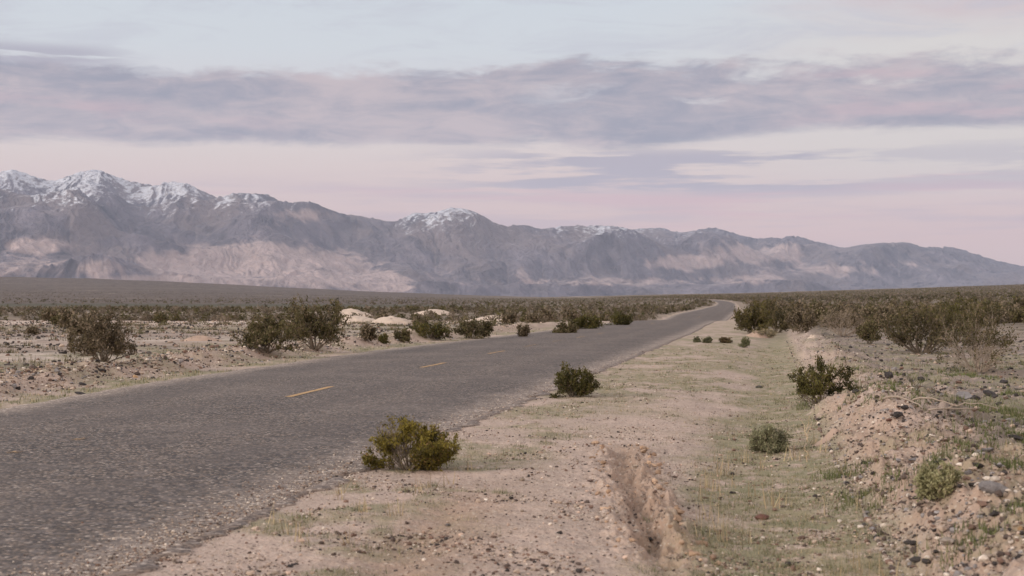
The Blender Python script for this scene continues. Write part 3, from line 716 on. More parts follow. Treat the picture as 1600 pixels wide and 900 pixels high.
shrub_at(672, 530, 70, 25, 'dense dark green shrub in front of the right end of the pale mounds', 'creosote_bush', kw(9, 16, 74, 3800, .08, DARK, bare=.05, patch=.3))
shrub_at(738, 529, 70, 28, 'olive brown shrub touching the dense dark green one by the left shoulder', 'creosote_bush', kw(10, 16, 72, 4500, .08, MID, bare=.05, patch=.3))
shrub_at(574, 533, 26, 24, 'thin grey brown shrub below the lowest pale mound', 'creosote_bush', kw(11, 12, 55, 2000, .08, BROWN, patch=.4))
shrub_at(600, 536, 17, 12, 'tiny bright green shrub on the stony flat behind the left bank', 'creosote_bush', kw(12, 12, 65, 1500, .06, DARK, bare=0))
shrub_at(628, 534, 28, 17, 'small brown shrub between the tiny green shrub and the dense dark one', 'creosote_bush', kw(13, 12, 65, 1800, .08, MID))
shrub_at(819, 530, 20, 22, 'small upright brown shrub alone on the grass left of the road', 'creosote_bush', kw(14, 11, 48, 1800, .08, BROWN))
shrub_at(884, 524, 46, 18, 'low spreading shrub where the left road edge narrows', 'creosote_bush', kw(15, 14, 72, 2600, .1, MID, bare=.03))
shrub_at(918, 517, 52, 22, 'dark rounded shrub touching the left road edge', 'creosote_bush', kw(16, 16, 72, 3500, .1, DARK, bare=.03))
shrub_at(970, 511, 40, 22, 'dark shrub farther along the left road edge at the start of the scrub line', 'creosote_bush', kw(17, 16, 70, 3000, .11, DARK, bare=.03))
shrub_at(1176, 522, 62, 46, 'tall dense green shrub at the right shoulder where the road narrows', 'creosote_bush', kw(18, 24, 62, 8000, .085, ((.048, .043, .015), (.115, .098, .034), (.14, .105, .05), .2), bare=.0, wob=.15))
shrub_at(1215, 520, 60, 48, 'tall green brown shrub pressed against the dense green one at the right shoulder', 'creosote_bush', kw(19, 20, 60, 6500, .085, MID, bare=.02))
shrub_at(1252, 518, 52, 36, 'dull brown thicket to the right of the tall green shrubs', 'creosote_bush', kw(20, 18, 62, 3500, .085, BROWN, bare=.05), M_dry)
shrub_at(1318, 524, 84, 40, 'grey dry shrub with many bare curved twigs in front of the scrub', 'dry_shrub', kw(21, 26, 72, 1600, .07, BROWN, bare=.3, twig_r=.008, nsub=(2, 2)), M_dry)
shrub_at(1358, 537, 42, 34, 'small olive shrub at the edge of the dark stone patch', 'creosote_bush', kw(22, 14, 58, 3000, .07, MID, bare=.15))
shrub_at(1440, 552, 132, 74, 'broad dark olive shrub left of the bare branched shrub', 'creosote_bush', kw(23, 20, 70, 7500, .065, MID, bare=.16, patch=.3))
shrub_at(1496, 534, 92, 62, 'green shrub standing between and behind the two broad shrubs on the right flat', 'creosote_bush', kw(24, 16, 56, 5000, .07, DARK, bare=.15, patch=.2))
shrub_at(1530, 580, 128, 92, 'big half dead shrub with bare arching branches on the right flat', 'dry_shrub', kw(25, 34, 74, 3800, .05, MID, bare=.45, twig_r=.008, up=.02, patch=.5), M_dry)
shrub_at(1089, 535, 11, 8, 'tiny round grey green bush, leftmost of the little row by the right shoulder', 'sage_bush', kw(26, 14, 75, 1200, .05, ((.08, .085, .05), (.16, .16, .095), (.2, .17, .1), .1), bare=0))
shrub_at(1106, 536, 16, 9, 'little grey green bush in the middle of the row by the right shoulder', 'sage_bush', kw(27, 14, 75, 1400, .05, ((.08, .085, .05), (.16, .16, .095), (.2, .17, .1), .1), bare=0))
shrub_at(1131, 536, 24, 8, 'flat dark brown bush ending the little row by the right shoulder', 'creosote_bush', kw(28, 14, 80, 1600, .05, ((.05, .042, .02), (.11, .085, .04), (.14, .09, .05), .3), bare=0))
shrub_at(1163, 543, 17, 15, 'grey green tuft bush at the head of the grassy ditch', 'sage_bush', kw(29, 16, 60, 1500, .045, ((.09, .095, .05), (.19, .19, .10), (.2, .17, .1), .1), bare=0))
shrub_at(1196, 528, 40, 14, 'pale straw and green tuft bush below the tall right shoulder shrubs', 'sage_bush', kw(30, 18, 66, 2200, .05, ((.15, .13, .075), (.26, .22, .14), (.34, .27, .18), .3), bare=0))

# prototypes for the shrubs that stand farther off, then copies of them
PROTO = []
for s, (cols, st, ln, n, tw) in enumerate([(MID, 14, 64, 750, M_twig), (BROWN, 15, 60, 600, M_dry), (BROWN, 15, 68, 650, M_dry), (MID, 13, 56, 750, M_twig), (BROWN, 14, 66, 800, M_twig)]):
    fol, stm = bush_meshes('desert_shrub', 50+s, st, R(ln), n, .17, cols, bare=.08, W=1.0, H=.72, nsub=(1, 2), twig_r=.01)
    PROTO.append((fol, stm, tw))
for f_, s_, t_ in PROTO:
    f_.materials.append(M_leaf); s_.materials.append(t_)
random.seed(5); rg = np.random.default_rng(77)
def scatter(n, y0, y1, fn):
    """points with even density per square metre inside the view, thinned by fn(X, Y)"""
    Y = np.sqrt(rg.uniform(y0*y0, y1*y1, n)); X = rg.uniform(-.43, .43, n)*Y
    ok = rg.random(n) < fn(X, Y)
    return X[ok], Y[ok]
def scrub_density(X, Y):
    u = X-XR(Y); v = XL(Y)-X; px = 800+F*X/Y
    pch = sst(-.35, .25, fbm(X*.06, Y*.06, 3, 401))
    r = (u > 5.2)*sst(60, 95, Y)*(0.25+.6*pch)
    r = np.maximum(r, (u > 2.0)*(u < 16)*sst(90, 140, Y)*.95)
    l = (v > 5)*sst(104, 122, Y)*(1-bump(Y, 185, 8)*(px < 330))*(.2+.4*pch)*(1-sst(220, 300, Y)*(1-sst(560, 900, px)))
    l = np.maximum(l, (px < 760)*sst(380, 520, Y)*(.05+.16*sst(-.2, .4, fbm(X*.004, Y*.006, 3, 403))))
    l = np.maximum(l, (v > 1.0)*(v < 9)*sst(80, 110, Y)*.95)
    l = np.maximum(l, (v > 5)*(Y < 104)*sst(30, 40, Y)*.05)
    keep = np.where((np.abs(u-1) < 3.0) & (u > 0), 0, 1)
    return np.clip(np.maximum(r, l), 0, 1)*keep
SXa, SYa = scatter(12000, 30, 260, scrub_density)
SXb, SYb = scatter(150000, 260, 2400, lambda X, Y: scrub_density(X, Y)*np.interp(Y, [260, 700, 2400], [1, .8, .6]))
SX = np.concatenate([SXa, SXb]); SY = np.concatenate([SYa, SYb])
SS = np.clip(rg.normal(1.0, .28, len(SX)), .45, 1.7)*np.where(SX < XL(SY), .72, 1.0)*np.interp(SY, [80, 300], [.95, 1.1])
# keep the hand placed shrubs and the mounds clear
order = np.argsort(SY/SS)
SZ = ground(SX, SY)
N_IND = 262
taken = 0
inds = order[:N_IND]
for q in inds:
    x, y, z, s = float(SX[q]), float(SY[q]), float(SZ[q]), float(SS[q])
    u = x-float(XR(y)); left = x < float(XL(y))
    f_, s_, t_ = PROTO[int(rg.integers(5))]
    root = bpy.data.objects.new('desert_shrub', None); COL.objects.link(root)
    root.location = (x, y, z-.02); root.rotation_euler = (0, 0, float(rg.uniform(0, 6.28))); root.scale = (s, s, s*float(rg.uniform(.8, 1.15)))
    for nm, me_ in (('foliage', f_), ('stem', s_)):
        o = bpy.data.objects.new(nm, me_); COL.objects.link(o); o.parent = root
    if left: tag(root, 'small dull shrub scattered on the stony flat beyond the left bank', 'shrub', 'shrubs scattered left of the road')
    else: tag(root, 'small dull shrub scattered in the open scrub beyond the right bank', 'shrub', 'shrubs scattered right of the road')
rest = order[N_IND:]
def clump_template(seed, n):
    r2 = np.random.default_rng(seed)
    d = r2.normal(0, 1, (n, 3)); d[:, 2] = np.abs(d[:, 2]); d /= np.linalg.norm(d, axis=1, keepdims=True)
    c = d*np.array([.5, .5, .72])*r2.uniform(.55, 1.05, (n, 1)); c[:, 2] += .02
    sz = .20*math.sqrt(36/n)
    return c[:, None, :]+r2.normal(0, sz*.55, (n, 3, 3)), r2.normal(0, .3, n)
allV, allC = [], []
for part, n in (((SY[rest] < 420), 34), ((SY[rest] >= 420) & (SY[rest] < 1000), 12), (SY[rest] >= 1000, 6)):
    idx = rest[part]
    for tpl in range(5):
        tv, tone = clump_template(500+tpl+n, n)
        ii = idx[tpl::5]; m = len(ii)
        an = rg.uniform(0, 6.28, m); ca, sa = np.cos(an), np.sin(an); s = SS[ii]*(1.0 if n > 20 else 1.15)
        x = tv[None, :, :, 0]*ca[:, None, None]-tv[None, :, :, 1]*sa[:, None, None]; y = tv[None, :, :, 0]*sa[:, None, None]+tv[None, :, :, 1]*ca[:, None, None]
        z = np.repeat(tv[None, :, :, 2], m, 0)
        Vv = np.stack([x*s[:, None, None]+SX[ii][:, None, None], y*s[:, None, None]+SY[ii][:, None, None], np.maximum(z, -.05)*s[:, None, None]*.95+SZ[ii][:, None, None]], -1)
        tn = np.clip(.45+tone[None, :]+rg.normal(0, .35, m)[:, None], 0, 1)[..., None]
        kind = rg.random(m)[:, None, None]
        cc = np.where(kind < .36, np.array(MID[0])*(1-tn)+np.array(MID[1])*tn, np.where(kind < .40, np.array(DARK[0])*(1-tn)+np.array(DARK[1])*tn, np.array([.085, .068, .048])*(1-tn)+np.array([.19, .15, .115])*tn))
        allV.append(Vv.reshape(-1, 3)); allC.append(np.repeat(cc.reshape(-1, 3), 3, 0))
Vv = np.concatenate(allV); Cc = np.concatenate(allC)
tag(link('desert_scrub', np_mesh('desert_scrub', Vv, np.arange(len(Vv)).reshape(-1, 3), {'tint': Cc}), M_leaf), 'low desert scrub covering the far plain', 'scrub', kind='stuff')

# ------------------------------------------------------------------ pale earth mounds
def mound(px0, px1, py, hpx, label, seed, peak=.5, mat=None, depth=.8):
    x0, y, z = at((px0+px1)/2, py); Wm = 1.3*(px1-px0)*y/F; H = .92*hpx*y/F; D = Wm*depth
    n = 44; gx, gy = np.meshgrid(np.linspace(-1, 1, n*2), np.linspace(-1, 1, n))
    sk = gx-(peak-.5)*1.2*(1-gx*gx)
    r = np.hypot(sk, gy)+.10*fbm(gx*1.7, gy*1.7, 3, seed)
    hgt = H*np.clip(1-r, 0, 1)**.9*(1-.35*np.clip(1-r, 0, 1))*1.55*(1+.12*fbm(gx*2.2, gy*2.2, 3, seed+3))
    wx, wy = x0+gx*Wm/2, y+D/2+gy*D/2
    base = ground(wx, wy)
    edge = np.hypot(gx, gy)
    zz = base+hgt+.02*fbm(wx*3, wy*3, 3, seed+8)*(hgt > .01)-.04-.25*sst(.9, 1.2, edge)
    o = link('earth_mound', np_mesh('earth_mound', np.stack([wx-x0, wy-y, zz-z], -1), grid_faces(n, n*2), None, True), mat or M_mound, loc=(x0, y, z))
    return tag(o, label, 'mound')
mm, t = mat_new('pale_earth'); P = pos(t)
nn = t.noise(P, 1.2, 5, .65)
vv = t.seprgb(t.voro(P, 5.0, out='Color'))
cc = t.mix(nn, (.38, .30, .25, 1), (.56, .46, .39, 1)); cc = t.mix(t.mul(t.step(.95, .97, vv[0]), .5), cc, (.12, .09, .08, 1))
M_mound = finish(mm, t, cc, .95, t.noise(P, 6, 5, .7), .7, .05, .05)
mm, t = mat_new('tan_earth'); P = pos(t)
M_tan = finish(mm, t, t.mix(t.noise(P, 3, 5, .65), (.28, .20, .16, 1), (.42, .31, .25, 1)), .95, t.noise(P, 8, 5, .7), .7, .05, .05)
mound(515, 572, 497, 15, 'tallest pale earth mound, behind the tall shrub on the left flat', 1, .45)
mound(527, 590, 504, 13, 'pale earth mound merging into the low one in front of the tallest mound', 2, .4)
mound(578, 636, 506, 14, 'rounded pale mound at the right end of the mound group', 3, .5)
mound(645, 702, 492, 10, 'far pale mound with a flat left shoulder', 4, .62)
mound(468, 500, 493, 8, 'small pale mound peeping out behind the tallest shrub', 5)
mound(730, 806, 503, 13, 'broad low pale mound peaked toward the road', 6, .7)
mound(630, 652, 520, 8, 'small pale boulder like mound behind the dense dark shrub', 7)
mound(280, 340, 533, 11, 'low tan earth heap on the open left flat', 8, .4, M_tan)
mound(1172, 1208, 528, 11, 'small tan heap beside the tall right shoulder shrubs', 9, .45, M_tan)
mound(1262, 1290, 527, 7, 'small pale sand patch heap below the dry grey shrub', 10, .5)
mound(1272, 1318, 690, 18, 'pinkish clod of earth at the foot of the right bank', 11, .6, M_tan)
mound(1022, 1038, 470, 2, 'tiny pale heap by the far road', 12, .5, M_tan) if False else None

# ------------------------------------------------------------------ rocks
def rock_mesh(seed, flat=.65):
    import bmesh
    bm = bmesh.new(); bmesh.ops.create_icosphere(bm, subdivisions=2, radius=.5)
    r2 = random.Random(seed); pl = []
    for _ in range(11):
        n = Vector((r2.gauss(0, 1), r2.gauss(0, 1), r2.gauss(0, 1))).normalized(); pl.append((n, r2.uniform(.22, .40)))
    V = np.array([v.co for v in bm.verts])
    nz = fbm(V[:, 0]*2.4+seed, V[:, 1]*2.4+V[:, 2]*1.7, 3, seed)
    for v, q in zip(bm.verts, nz):
        for n, d in pl:
            s = v.co.dot(n)-d
            if s > 0: v.co -= n*s*.92
        v.co *= 1+.14*q
        v.co.z *= flat
    me = bpy.data.meshes.new('rock'); bm.to_mesh(me); bm.free()
    return me
ROCKS = {}
for ci, c in enumerate(M_rock):
    ROCKS[c] = []
    for v in range(4):
        me = rock_mesh(600+v*7+ci*31, (.6, .75, .5, .68)[v]); me.materials.append(M_rock[c]); ROCKS[c].append(me)
def rock(x, y, size, c, label, group=None, sink=.25, sxy=None):
    v = int(rg.integers(4))
    o = bpy.data.objects.new('rock', ROCKS[c][v]); COL.objects.link(o)
    s = size*rg.uniform(.85, 1.15, 3)
    if sxy: s[0] *= sxy[0]; s[2] *= sxy[1]
    o.scale = s; o.rotation_euler = (float(rg.uniform(-.3, .3)), float(rg.uniform(-.3, .3)), float(rg.uniform(0, 6.28)) if not sxy else float(rg.uniform(-.25, .25)))
    o.location = (x, y, gz(x, y)+size*(sxy[1] if sxy else 1)*(.33-sink))
    return tag(o, label, 'rock', group)
def rock_px(px, py, wpx, c, label, **k):
    x, y, z = at(px, py); return rock(x, y, wpx*y/F*1.1, c, label, **k)
rock_px(1190, 812, 25, 'red', 'round rust red rock in the dry grass below the sage bush')
rock_px(1556, 770, 44, 'grey', 'large smooth grey boulder on top of the right bank', sxy=(1.1, .9))
rock_px(1481, 848, 24, 'pale', 'pale oblong stone on the face of the right bank', sxy=(1.2, .8))
rock_px(1502, 858, 13, 'pale', 'white stone just right of the pale oblong one on the bank')
rock_px(1596, 830, 15, 'ochre', 'rounded ochre stone at the far end of the right bank')
rock_px(1422, 834, 11, 'pale', 'small white stone at the grassy foot of the right bank')
rock_px(1413, 640, 17, 'black', 'black lava rock crowning the bank, largest of the crest trio', sxy=(1, 1.1))
rock_px(1403, 651, 15, 'black', 'black lava rock just below the largest one on the bank crest')
rock_px(1389, 659, 12, 'red', 'dark red rock under the black pair on the bank crest')
rock_px(1186, 606, 12, 'black', 'lone black rock in the grassy ditch left of the bank shrub')
rock_px(1337, 613, 13, 'black', 'black rock at the right side of the bank shrub')
rock_px(1144, 771, 13, 'black', 'black rock at the edge of the dry grass right of the rut')
rock_px(1144, 742, 9, 'black', 'small black rock above the black one right of the rut')
rock_px(1102, 779, 11, 'brown', 'brown stone between the rut and the black rocks')
rock_px(1252, 842, 15, 'brown', 'brown stone in the ditch grass below the rust red rock')
rock_px(1270, 812, 10, 'brown', 'small brown stone right of the rust red rock')
rock_px(1544, 705, 18, 'grey', 'flat grey rock on the slope above the large boulder', sxy=(1.2, .7))
rock_px(1590, 686, 18, 'black', 'low black rock at the edge of the right flat', sxy=(1.3, .7))
rock_px(1478, 691, 20, 'brown', 'dark brown rock half sunk in the crest of the right bank', sxy=(1.2, .7))
rock_px(1464, 724, 11, 'black', 'black stone above the pale sage bush on the bank')
rock_px(1527, 728, 16, 'black', 'black rock between the sage bush and the grey boulder')
rock_px(1430, 718, 22, 'grey', 'grey stone slab lying on the bank left of the pale sage bush', sxy=(1.4, .5))
rock_px(1508, 622, 24, 'grey', 'mossy dark grey rock on the right flat in front of the half dead shrub', sxy=(1.1, .8))
rock_px(1547, 616, 22, 'black', 'wide black rock on the right flat beside the mossy grey one', sxy=(1.2, .75))
rock_px(1524, 624, 18, 'black', 'black rock touching the mossy grey rock on the right flat')
rock_px(1568, 598, 15, 'black', 'black rock standing on the right flat behind the wide black one', sxy=(1, 1.2))
rock_px(1389, 588, 14, 'black', 'upright black rock on the near edge of the stone patch', sxy=(1, 1.2))
rock_px(1438, 594, 12, 'black', 'dark rock with a pale stone beside it on the right flat')
rock_px(160, 580, 14, 'black', 'black rock on the crest of the left bank below the wispy shrub')
rock_px(130, 602, 12, 'black', 'black rock on the near slope of the left bank')
rock_px(128, 616, 18, 'black', 'flat black rock on the grass strip by the left road edge', sxy=(1.2, .5))
rock_px(212, 590, 9, 'ochre', 'yellowish stone on the left bank slope')
rock_px(1352, 590, 8, 'pale', 'white stone at the top of the bank shrub')
rock_px(1015, 843, 12, 'black', 'black stone beside the lower end of the rut')
rock_px(835, 876, 18, 'brown', 'brown stone half buried in the sand at the lower left of the rut', sxy=(1.2, .5))
rock_px(453, 886, 12, 'black', 'dark stone on the gravel near the road edge')
rock_px(700, 822, 10, 'grey', 'grey stone in the sand beside the second wheel track')
rock_px(922, 752, 13, 'brown', 'flat brown stone left of the rut', sxy=(1.2, .5))
# many more that nothing tells apart
def strew(n, fn, size, cols, label, group):
    k = 0; tries = 0
    while k < n and tries < 40*n:
        tries += 1
        x, y = fn()
        if y < 7.4 or abs(x/y) > .40: continue
        c = cols[int(rg.integers(len(cols)))]
        rock(x, y, size*float(np.clip(rg.lognormal(0, .35), .5, 2.2)), c, label, group); k += 1
def f_right():
    y = float(1/rg.uniform(1/58, 1/17)); return float(XR(y)+rg.uniform(5.8, 22)), y
def f_bank():
    y = float(1/rg.uniform(1/40, 1/8.5)); return float(XR(y)+rg.uniform(4.4, 5.8)), y
def f_lbank():
    y = float(1/rg.uniform(1/70, 1/20)); return float(XL(y)-rg.uniform(.9, 3.4)), y
def f_lflat():
    y = float(rg.uniform(30, 80)); return float(XL(y)-rg.uniform(4, 26)), y
strew(95, f_right, .085, ['black', 'black', 'black', 'brown'], 'dark rock strewn over the flat behind the right bank', 'lava rocks on the right flat')
strew(34, f_bank, .055, ['grey', 'brown', 'pale', 'black', 'sand'], 'stone bedded in the loose soil of the right bank', 'stones in the right bank')
strew(60, f_lbank, .075, ['sand', 'pale', 'brown', 'black', 'grey'], 'stone bedded in the loose soil of the left bank', 'stones in the left bank')
strew(55, f_lflat, .11, ['black', 'black', 'brown'], 'dark rock scattered on the pale flat beyond the left bank', 'dark rocks on the left flat')

# ------------------------------------------------------------------ gravel: too many to count
ICO = None
def ico():
    p = (1+5**.5)/2
    v = np.array([(-1, p, 0), (1, p, 0), (-1, -p, 0), (1, -p, 0), (0, -1, p), (0, 1, p), (0, -1, -p), (0, 1, -p), (p, 0, -1), (p, 0, 1), (-p, 0, -1), (-p, 0, 1)], float)
    f = np.array([(0, 11, 5), (0, 5, 1), (0, 1, 7), (0, 7, 10), (0, 10, 11), (1, 5, 9), (5, 11, 4), (11, 10, 2), (10, 7, 6), (7, 1, 8), (3, 9, 4), (3, 4, 2), (3, 2, 6), (3, 6, 8), (3, 8, 9), (4, 9, 5), (2, 4, 11), (6, 2, 10), (8, 6, 7), (9, 8, 1)])
    return v/np.linalg.norm(v[0])*.5, f
def gravel(parts, name, label):
    tv, tf = ico(); Vs, Cs = [], []
    for X, Y, size, cols in parts:
        m = len(X)
        if not m: continue
        s = size*rg.uniform(.7, 1.3, (m, 3)); s[:, 2] *= .7
        v = tv[None]*(1+rg.normal(0, .16, (m, 12, 1)))*s[:, None, :]
        an = rg.uniform(0, 6.28, m); ca, sa = np.cos(an)[:, None], np.sin(an)[:, None]
        x = v[..., 0]*ca-v[..., 1]*sa; y = v[..., 0]*sa+v[..., 1]*ca
        u_ = X-XR(Y); gz_ = np.where((u_ < -.1) & (u_ > -3), road_z(X, Y), ground(X, Y)); z = v[..., 2]+(gz_+s[:, 2]*.2)[:, None]
        Vs.append(np.stack([x+X[:, None], y+Y[:, None], z], -1).reshape(-1, 3))
        cols = np.array(cols); c = cols[rg.integers(len(cols), size=m)]*rg.uniform(.75, 1.25, (m, 1))
        Cs.append(np.repeat(c, 12, 0))
    V = np.concatenate(Vs); n = len(V)//12
    Fc = (tf[None]+np.arange(n)[:, None, None]*12).reshape(-1, 3)
    tag(link(name, np_mesh(name, V, Fc, {'tint': np.concatenate(Cs)}), M_gravel), label, 'gravel', kind='stuff')
TAN, PNK, WHT, BLK, GRY, BRN, DBR, STN = (.34, .26, .21), (.40, .29, .235), (.50, .43, .375), (.045, .038, .037), (.22, .2, .2), (.15, .095, .075), (.085, .062, .054), (.27, .215, .175)
def lg(m, sig=.45, n=1): return m*rg.lognormal(0, sig, n)
parts = []
n = 60000; Y = 1/rg.uniform(1/45, 1/7, n); u = rg.uniform(-.15, 4.4, n); X = XR(Y)+u
ok = rg.random(n) < .10+.90*sst(-.1, .55, fbm(X*.9, Y*.9, 4, 701)); X, Y = X[ok], Y[ok]
parts.append((X, Y, np.clip(lg(.0105, .55, len(X)), .005, .045)[:, None], [TAN, PNK, WHT, TAN, STN, BRN, BRN, BLK, DBR, DBR, STN]))
n = 24000; Y = 1/rg.uniform(1/55, 1/7, n); X = XR(Y)+np.clip(rg.normal(5.0, .6, n), 4.2, 7.5)
parts.append((X, Y, np.clip(lg(.0165, .55, n), .007, .06)[:, None], [TAN, STN, STN, WHT, BRN, BLK, GRY, DBR, DBR]))
n = 12000; Y = 1/rg.uniform(1/75, 1/17, n); X = XL(Y)-np.clip(rg.normal(2.1, .6, n), .7, 4)
parts.append((X, Y, np.clip(lg(.034, .5, n), .012, .12)[:, None], [TAN, TAN, STN, WHT, BRN, DBR, BLK, GRY]))
n = 24000; Y = 1/rg.uniform(1/75, 1/13, n); X = XR(Y)+rg.uniform(5.4, 26, n)
ok = (np.abs(X/Y) < .42) & (rg.random(n) < .25+.75*sst(-.2, .25, fbm(X*.3, Y*.3, 4, 161)+.7*bump(Y, 46, 10)*bump(X, 11.5, 5)))
X, Y = X[ok], Y[ok]; parts.append((X, Y, np.clip(lg(.036, .5, len(X)), .014, .085)[:, None], [BLK, BLK, BRN, GRY, TAN, (.07, .06, .058)]))
n = 22000; Y = rg.uniform(26, 105, n); X = XL(Y)-rg.uniform(3.2, 45, n)
ok = (np.abs(X/Y) < .42) & (rg.random(n) < .15+.85*sst(-.1, .2, fbm(X*.09, Y*.24, 5, 151, .6)))
X, Y = X[ok], Y[ok]; parts.append((X, Y, np.clip(lg(.07, .5, len(X)), .025, .18)[:, None], [BLK, BLK, BRN, (.07, .06, .058), TAN]))
n = 9000; Y = 1/rg.uniform(1/40, 1/7, n); X = XR(Y)-np.abs(rg.normal(0, .28, n))
parts.append((X, Y, np.clip(lg(.008, .5, n), .004, .025)[:, None], [TAN, STN, WHT, BRN, DBR]))
# clods along the rut
n = 380; Y = rg.uniform(8.4, 15.0, n); X = rut_x(Y)+np.where(rg.random(n) < .62, rg.normal(.24, .07, n), rg.normal(-.2, .05, n))
parts.append((X, Y, np.clip(lg(.018, .8, n), .006, .075)[:, None], [(.36, .25, .18), (.32, .215, .15), (.27, .18, .13)]))
gravel(parts, 'gravel', 'loose stones and pebbles lying over the verges and flats')

# ------------------------------------------------------------------ grass
def grass(nm, label, spec):
    Vs, Cs = [], []
    for X, Y, hgt, lean, cols in spec:
        m = len(X); z = ground(X, Y)
        an = rg.uniform(0, 6.28, m); ln = np.abs(rg.normal(0, lean, m)); h = hgt*rg.uniform(.5, 1.3, m)
        b = rg.uniform(0, 6.28, m); wd_ = np.clip(h*.04, .0016, .0028)*(1+Y/18)
        tip = np.stack([X+np.cos(an)*np.sin(ln)*h, Y+np.sin(an)*np.sin(ln)*h, z+np.cos(ln)*h], -1)
        o1 = np.stack([X+np.cos(b)*wd_, Y+np.sin(b)*wd_, z-.01], -1); o2 = np.stack([X-np.cos(b)*wd_, Y-np.sin(b)*wd_, z-.01], -1)
        Vs.append(np.stack([o1, o2, tip], 1).reshape(-1, 3))
        cols = np.array(cols); c = cols[rg.integers(len(cols), size=m)]*rg.uniform(.7, 1.3, (m, 1)); Cs.append(np.repeat(c, 3, 0))
    V = np.concatenate(Vs)
    tag(link(nm, np_mesh(nm, V, np.arange(len(V)).reshape(-1, 3), {'tint': np.concatenate(Cs)}), M_grass), label, 'grass', kind='stuff')
GRN, OLV, GGY, STR, STD = (.11, .125, .055), (.16, .15, .085), (.185, .18, .115), (.40, .32, .20), (.30, .23, .15)
def tufts(nt, per, sampler, spread, thr=None):
    X, Y = sampler(nt); mk_ = masks(X, Y)[0]
    ok = rg.random(len(X)) < mk_
    X, Y = X[ok], Y[ok]
    X = np.repeat(X, per)+rg.normal(0, 1, len(X)*per)*spread; Y = np.repeat(Y, per)+rg.normal(0, 1, len(Y)*per)*spread
    keep = (X-XR(Y) > .03) | (XL(Y)-X > .03)
    return X[keep], Y[keep]
def s_right(n): Y = 1/rg.uniform(1/48, 1/7, n); return XR(Y)+rg.uniform(0, 4.6, n), Y
def s_back(n): Y = 1/rg.uniform(1/45, 1/10, n); return XR(Y)+rg.uniform(4.5, 16, n), Y
def s_left(n): Y = 1/rg.uniform(1/75, 1/16, n); return XL(Y)-rg.uniform(0.02, 8, n), Y
spec = []
X, Y = tufts(15000, 9, s_right, .03); spec.append((X, Y, np.full(len(X), .026), .8, [GGY, GGY, OLV, STR, STD]))
X, Y = tufts(900, 22, s_right, .045); spec.append((X, Y, np.full(len(X), .045), .6, [GRN, GGY, GGY, OLV]))
X, Y = tufts(9000, 9, s_back, .05); spec.append((X, Y, np.full(len(X), .06), .6, [GRN, GRN, GGY, STD]))
X, Y = tufts(5000, 9, s_left, .06); spec.append((X, Y, np.full(len(X), .06), .6, [GRN, GGY, GGY, STR]))
# green tufts on the bank face
Y = 1/rg.uniform(1/30, 1/8, 1100); X = XR(Y)+rg.uniform(4.0, 7.5, 1100); ok = fbm(X*.7, Y*.7, 2, 801) > .05
X, Y = np.repeat(X[ok], 40), np.repeat(Y[ok], 40); X = X+rg.normal(0, .07, len(X)); Y = Y+rg.normal(0, .09, len(Y))
spec.append((X, Y, np.full(len(X), .075), .5, [GRN, GRN, (.14, .15, .06)]))
Y = rg.uniform(26, 100, 1500); X = XL(Y)-rg.uniform(3, 40, 1500); ok = (np.abs(X/Y) < .42) & (fbm(X*.08, Y*.2, 3, 821) > -.1)
X, Y = np.repeat(X[ok], 26), np.repeat(Y[ok], 26); X = X+rg.normal(0, .14, len(X)); Y = Y+rg.normal(0, .14, len(Y))
spec.append((X, Y, np.full(len(X), .17), .7, [(.10, .09, .05), (.14, .115, .07), (.2, .165, .11), (.085, .085, .045)]))
Y = 1/rg.uniform(1/70, 1/14, 900); X = XR(Y)+rg.uniform(5.5, 26, 900); ok = (np.abs(X/Y) < .42) & (fbm(X*.25, Y*.25, 3, 831) > 0)
X, Y = np.repeat(X[ok], 30), np.repeat(Y[ok], 30); X = X+rg.normal(0, .1, len(X)); Y = Y+rg.normal(0, .1, len(Y))
spec.append((X, Y, np.full(len(X), .10), .7, [(.10, .10, .05), (.14, .13, .07), (.2, .165, .11), (.085, .095, .04)]))
grass('short_grass', 'short sparse green and straw coloured grass on the verges', spec)
Y = 1/rg.uniform(1/16, 1/7, 190); X = XR(Y)+rg.uniform(3.0, 4.3, 190); ok = fbm(X*1.3, Y*.9, 2, 811) > .12; X, Y = X[ok], Y[ok]
X, Y = np.repeat(X, 3), np.repeat(Y, 3); X = X+rg.normal(0, .03, len(X)); Y = Y+rg.normal(0, .03, len(Y))
sp2 = [(X, Y, np.full(len(X), .19), .22, [STR, STD, (.38, .29, .19)])]
Y = 1/rg.uniform(1/14, 1/8.5, 14); X = XR(Y)+rg.uniform(.15, 1.0, 14); X, Y = np.repeat(X, 7), np.repeat(Y, 7)
sp2.append((X+rg.normal(0, .03, len(X)), Y+rg.normal(0, .03, len(Y)), np.full(len(X), .13), .4, [STR, STD]))
grass('dry_grass', 'tall thin dry straw stalks rising from the ditch', sp2)

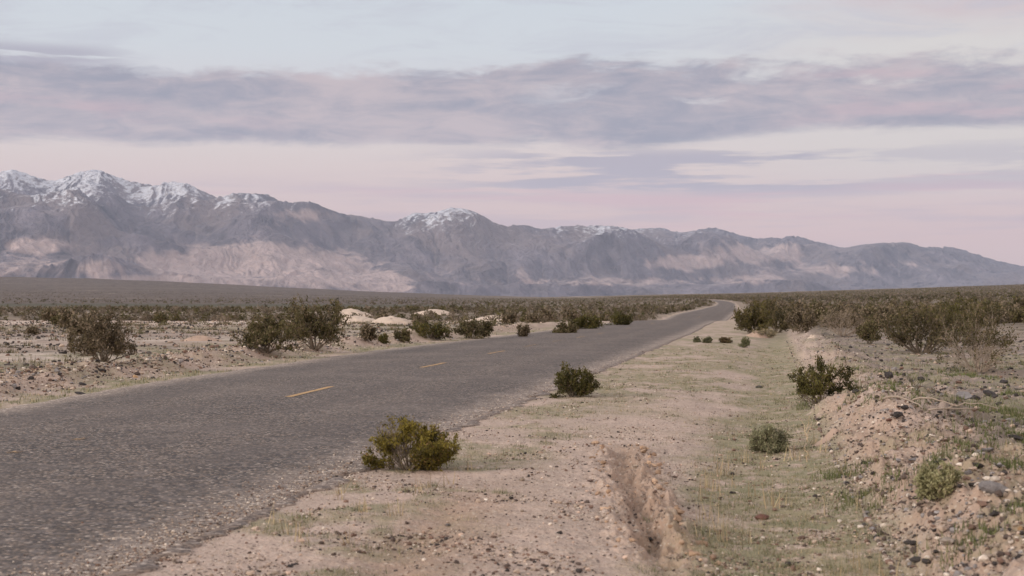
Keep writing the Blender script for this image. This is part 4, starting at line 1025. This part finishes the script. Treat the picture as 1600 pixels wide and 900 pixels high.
# ------------------------------------------------------------------ dead wood and a dry stalk
def sticks(name, lines, r, mat, label, cat, loc):
    Vs, Fs = [], []
    for pts, rad in lines:
        P_ = np.array(pts, float); n = len(P_)
        tan = np.gradient(P_, axis=0); tan /= np.maximum(np.linalg.norm(tan, axis=1, keepdims=True), 1e-9)
        a1 = np.cross(tan, np.array([.2, .3, .93])); a1 /= np.maximum(np.linalg.norm(a1, axis=1, keepdims=True), 1e-9); a2 = np.cross(tan, a1)
        rad_ = np.linspace(rad, rad*.4, n)[:, None]
        b = sum(len(v) for v in Vs)
        ring = np.stack([P_+(a1*math.cos(q*math.pi/3)+a2*math.sin(q*math.pi/3))*rad_ for q in range(6)], 1)
        Vs.append(ring.reshape(-1, 3)); Fs.append(grid_faces(n, 6, True)+b)
    o = link(name, np_mesh(name, np.concatenate(Vs), np.concatenate(Fs), None, True), mat, loc=loc)
    return tag(o, label, cat)
def arc(p, q, sag, n=9, seed=0):
    t = np.linspace(0, 1, n)[:, None]; p, q = np.array(p, float), np.array(q, float)
    r2 = np.random.default_rng(seed)
    return p*(1-t)+q*t+np.array([0, 0, 1])*sag*4*t*(1-t)+np.cumsum(r2.normal(0, .012, (n, 3)), 0)*(t > 0)
bx, by, bz = at(1450, 645)
sticks('dead_branch', [(arc((-.35, .5, .12), (.0, .0, .03), .05, seed=1), .014), (arc((-.1, .3, .1), (.35, -.1, .03), .07, seed=2), .013), (arc((.0, .0, .03), (.55, .15, .06), .02, seed=3), .012),
       (arc((.3, .3, .02), (.75, .1, .04), .05, seed=4), .008)], .01, M_dry, 'bleached dead branch lying on the flat behind the right bank', 'branch', (bx, by, bz))
sx_, sy_, sz_ = at(1261, 722)
k_ = sy_/F
sticks('dry_stalk', [(arc((0, 0, 0), (.5*k_, 0, 34*k_), .0, seed=5), .006), (arc((.5*k_, 0, 32*k_), (-8*k_, .05, 68*k_), .01, seed=6), .004), (arc((.5*k_, 0, 32*k_), (12*k_, .02, 70*k_), .01, seed=7), .004),
       (arc((.2*k_, 0, 40*k_), (3*k_, -.04, 72*k_), .01, seed=8), .0035)], .004, M_straw, 'tall forked dry stalk beside the pinkish clod in the ditch', 'plant', (sx_, sy_, sz_))
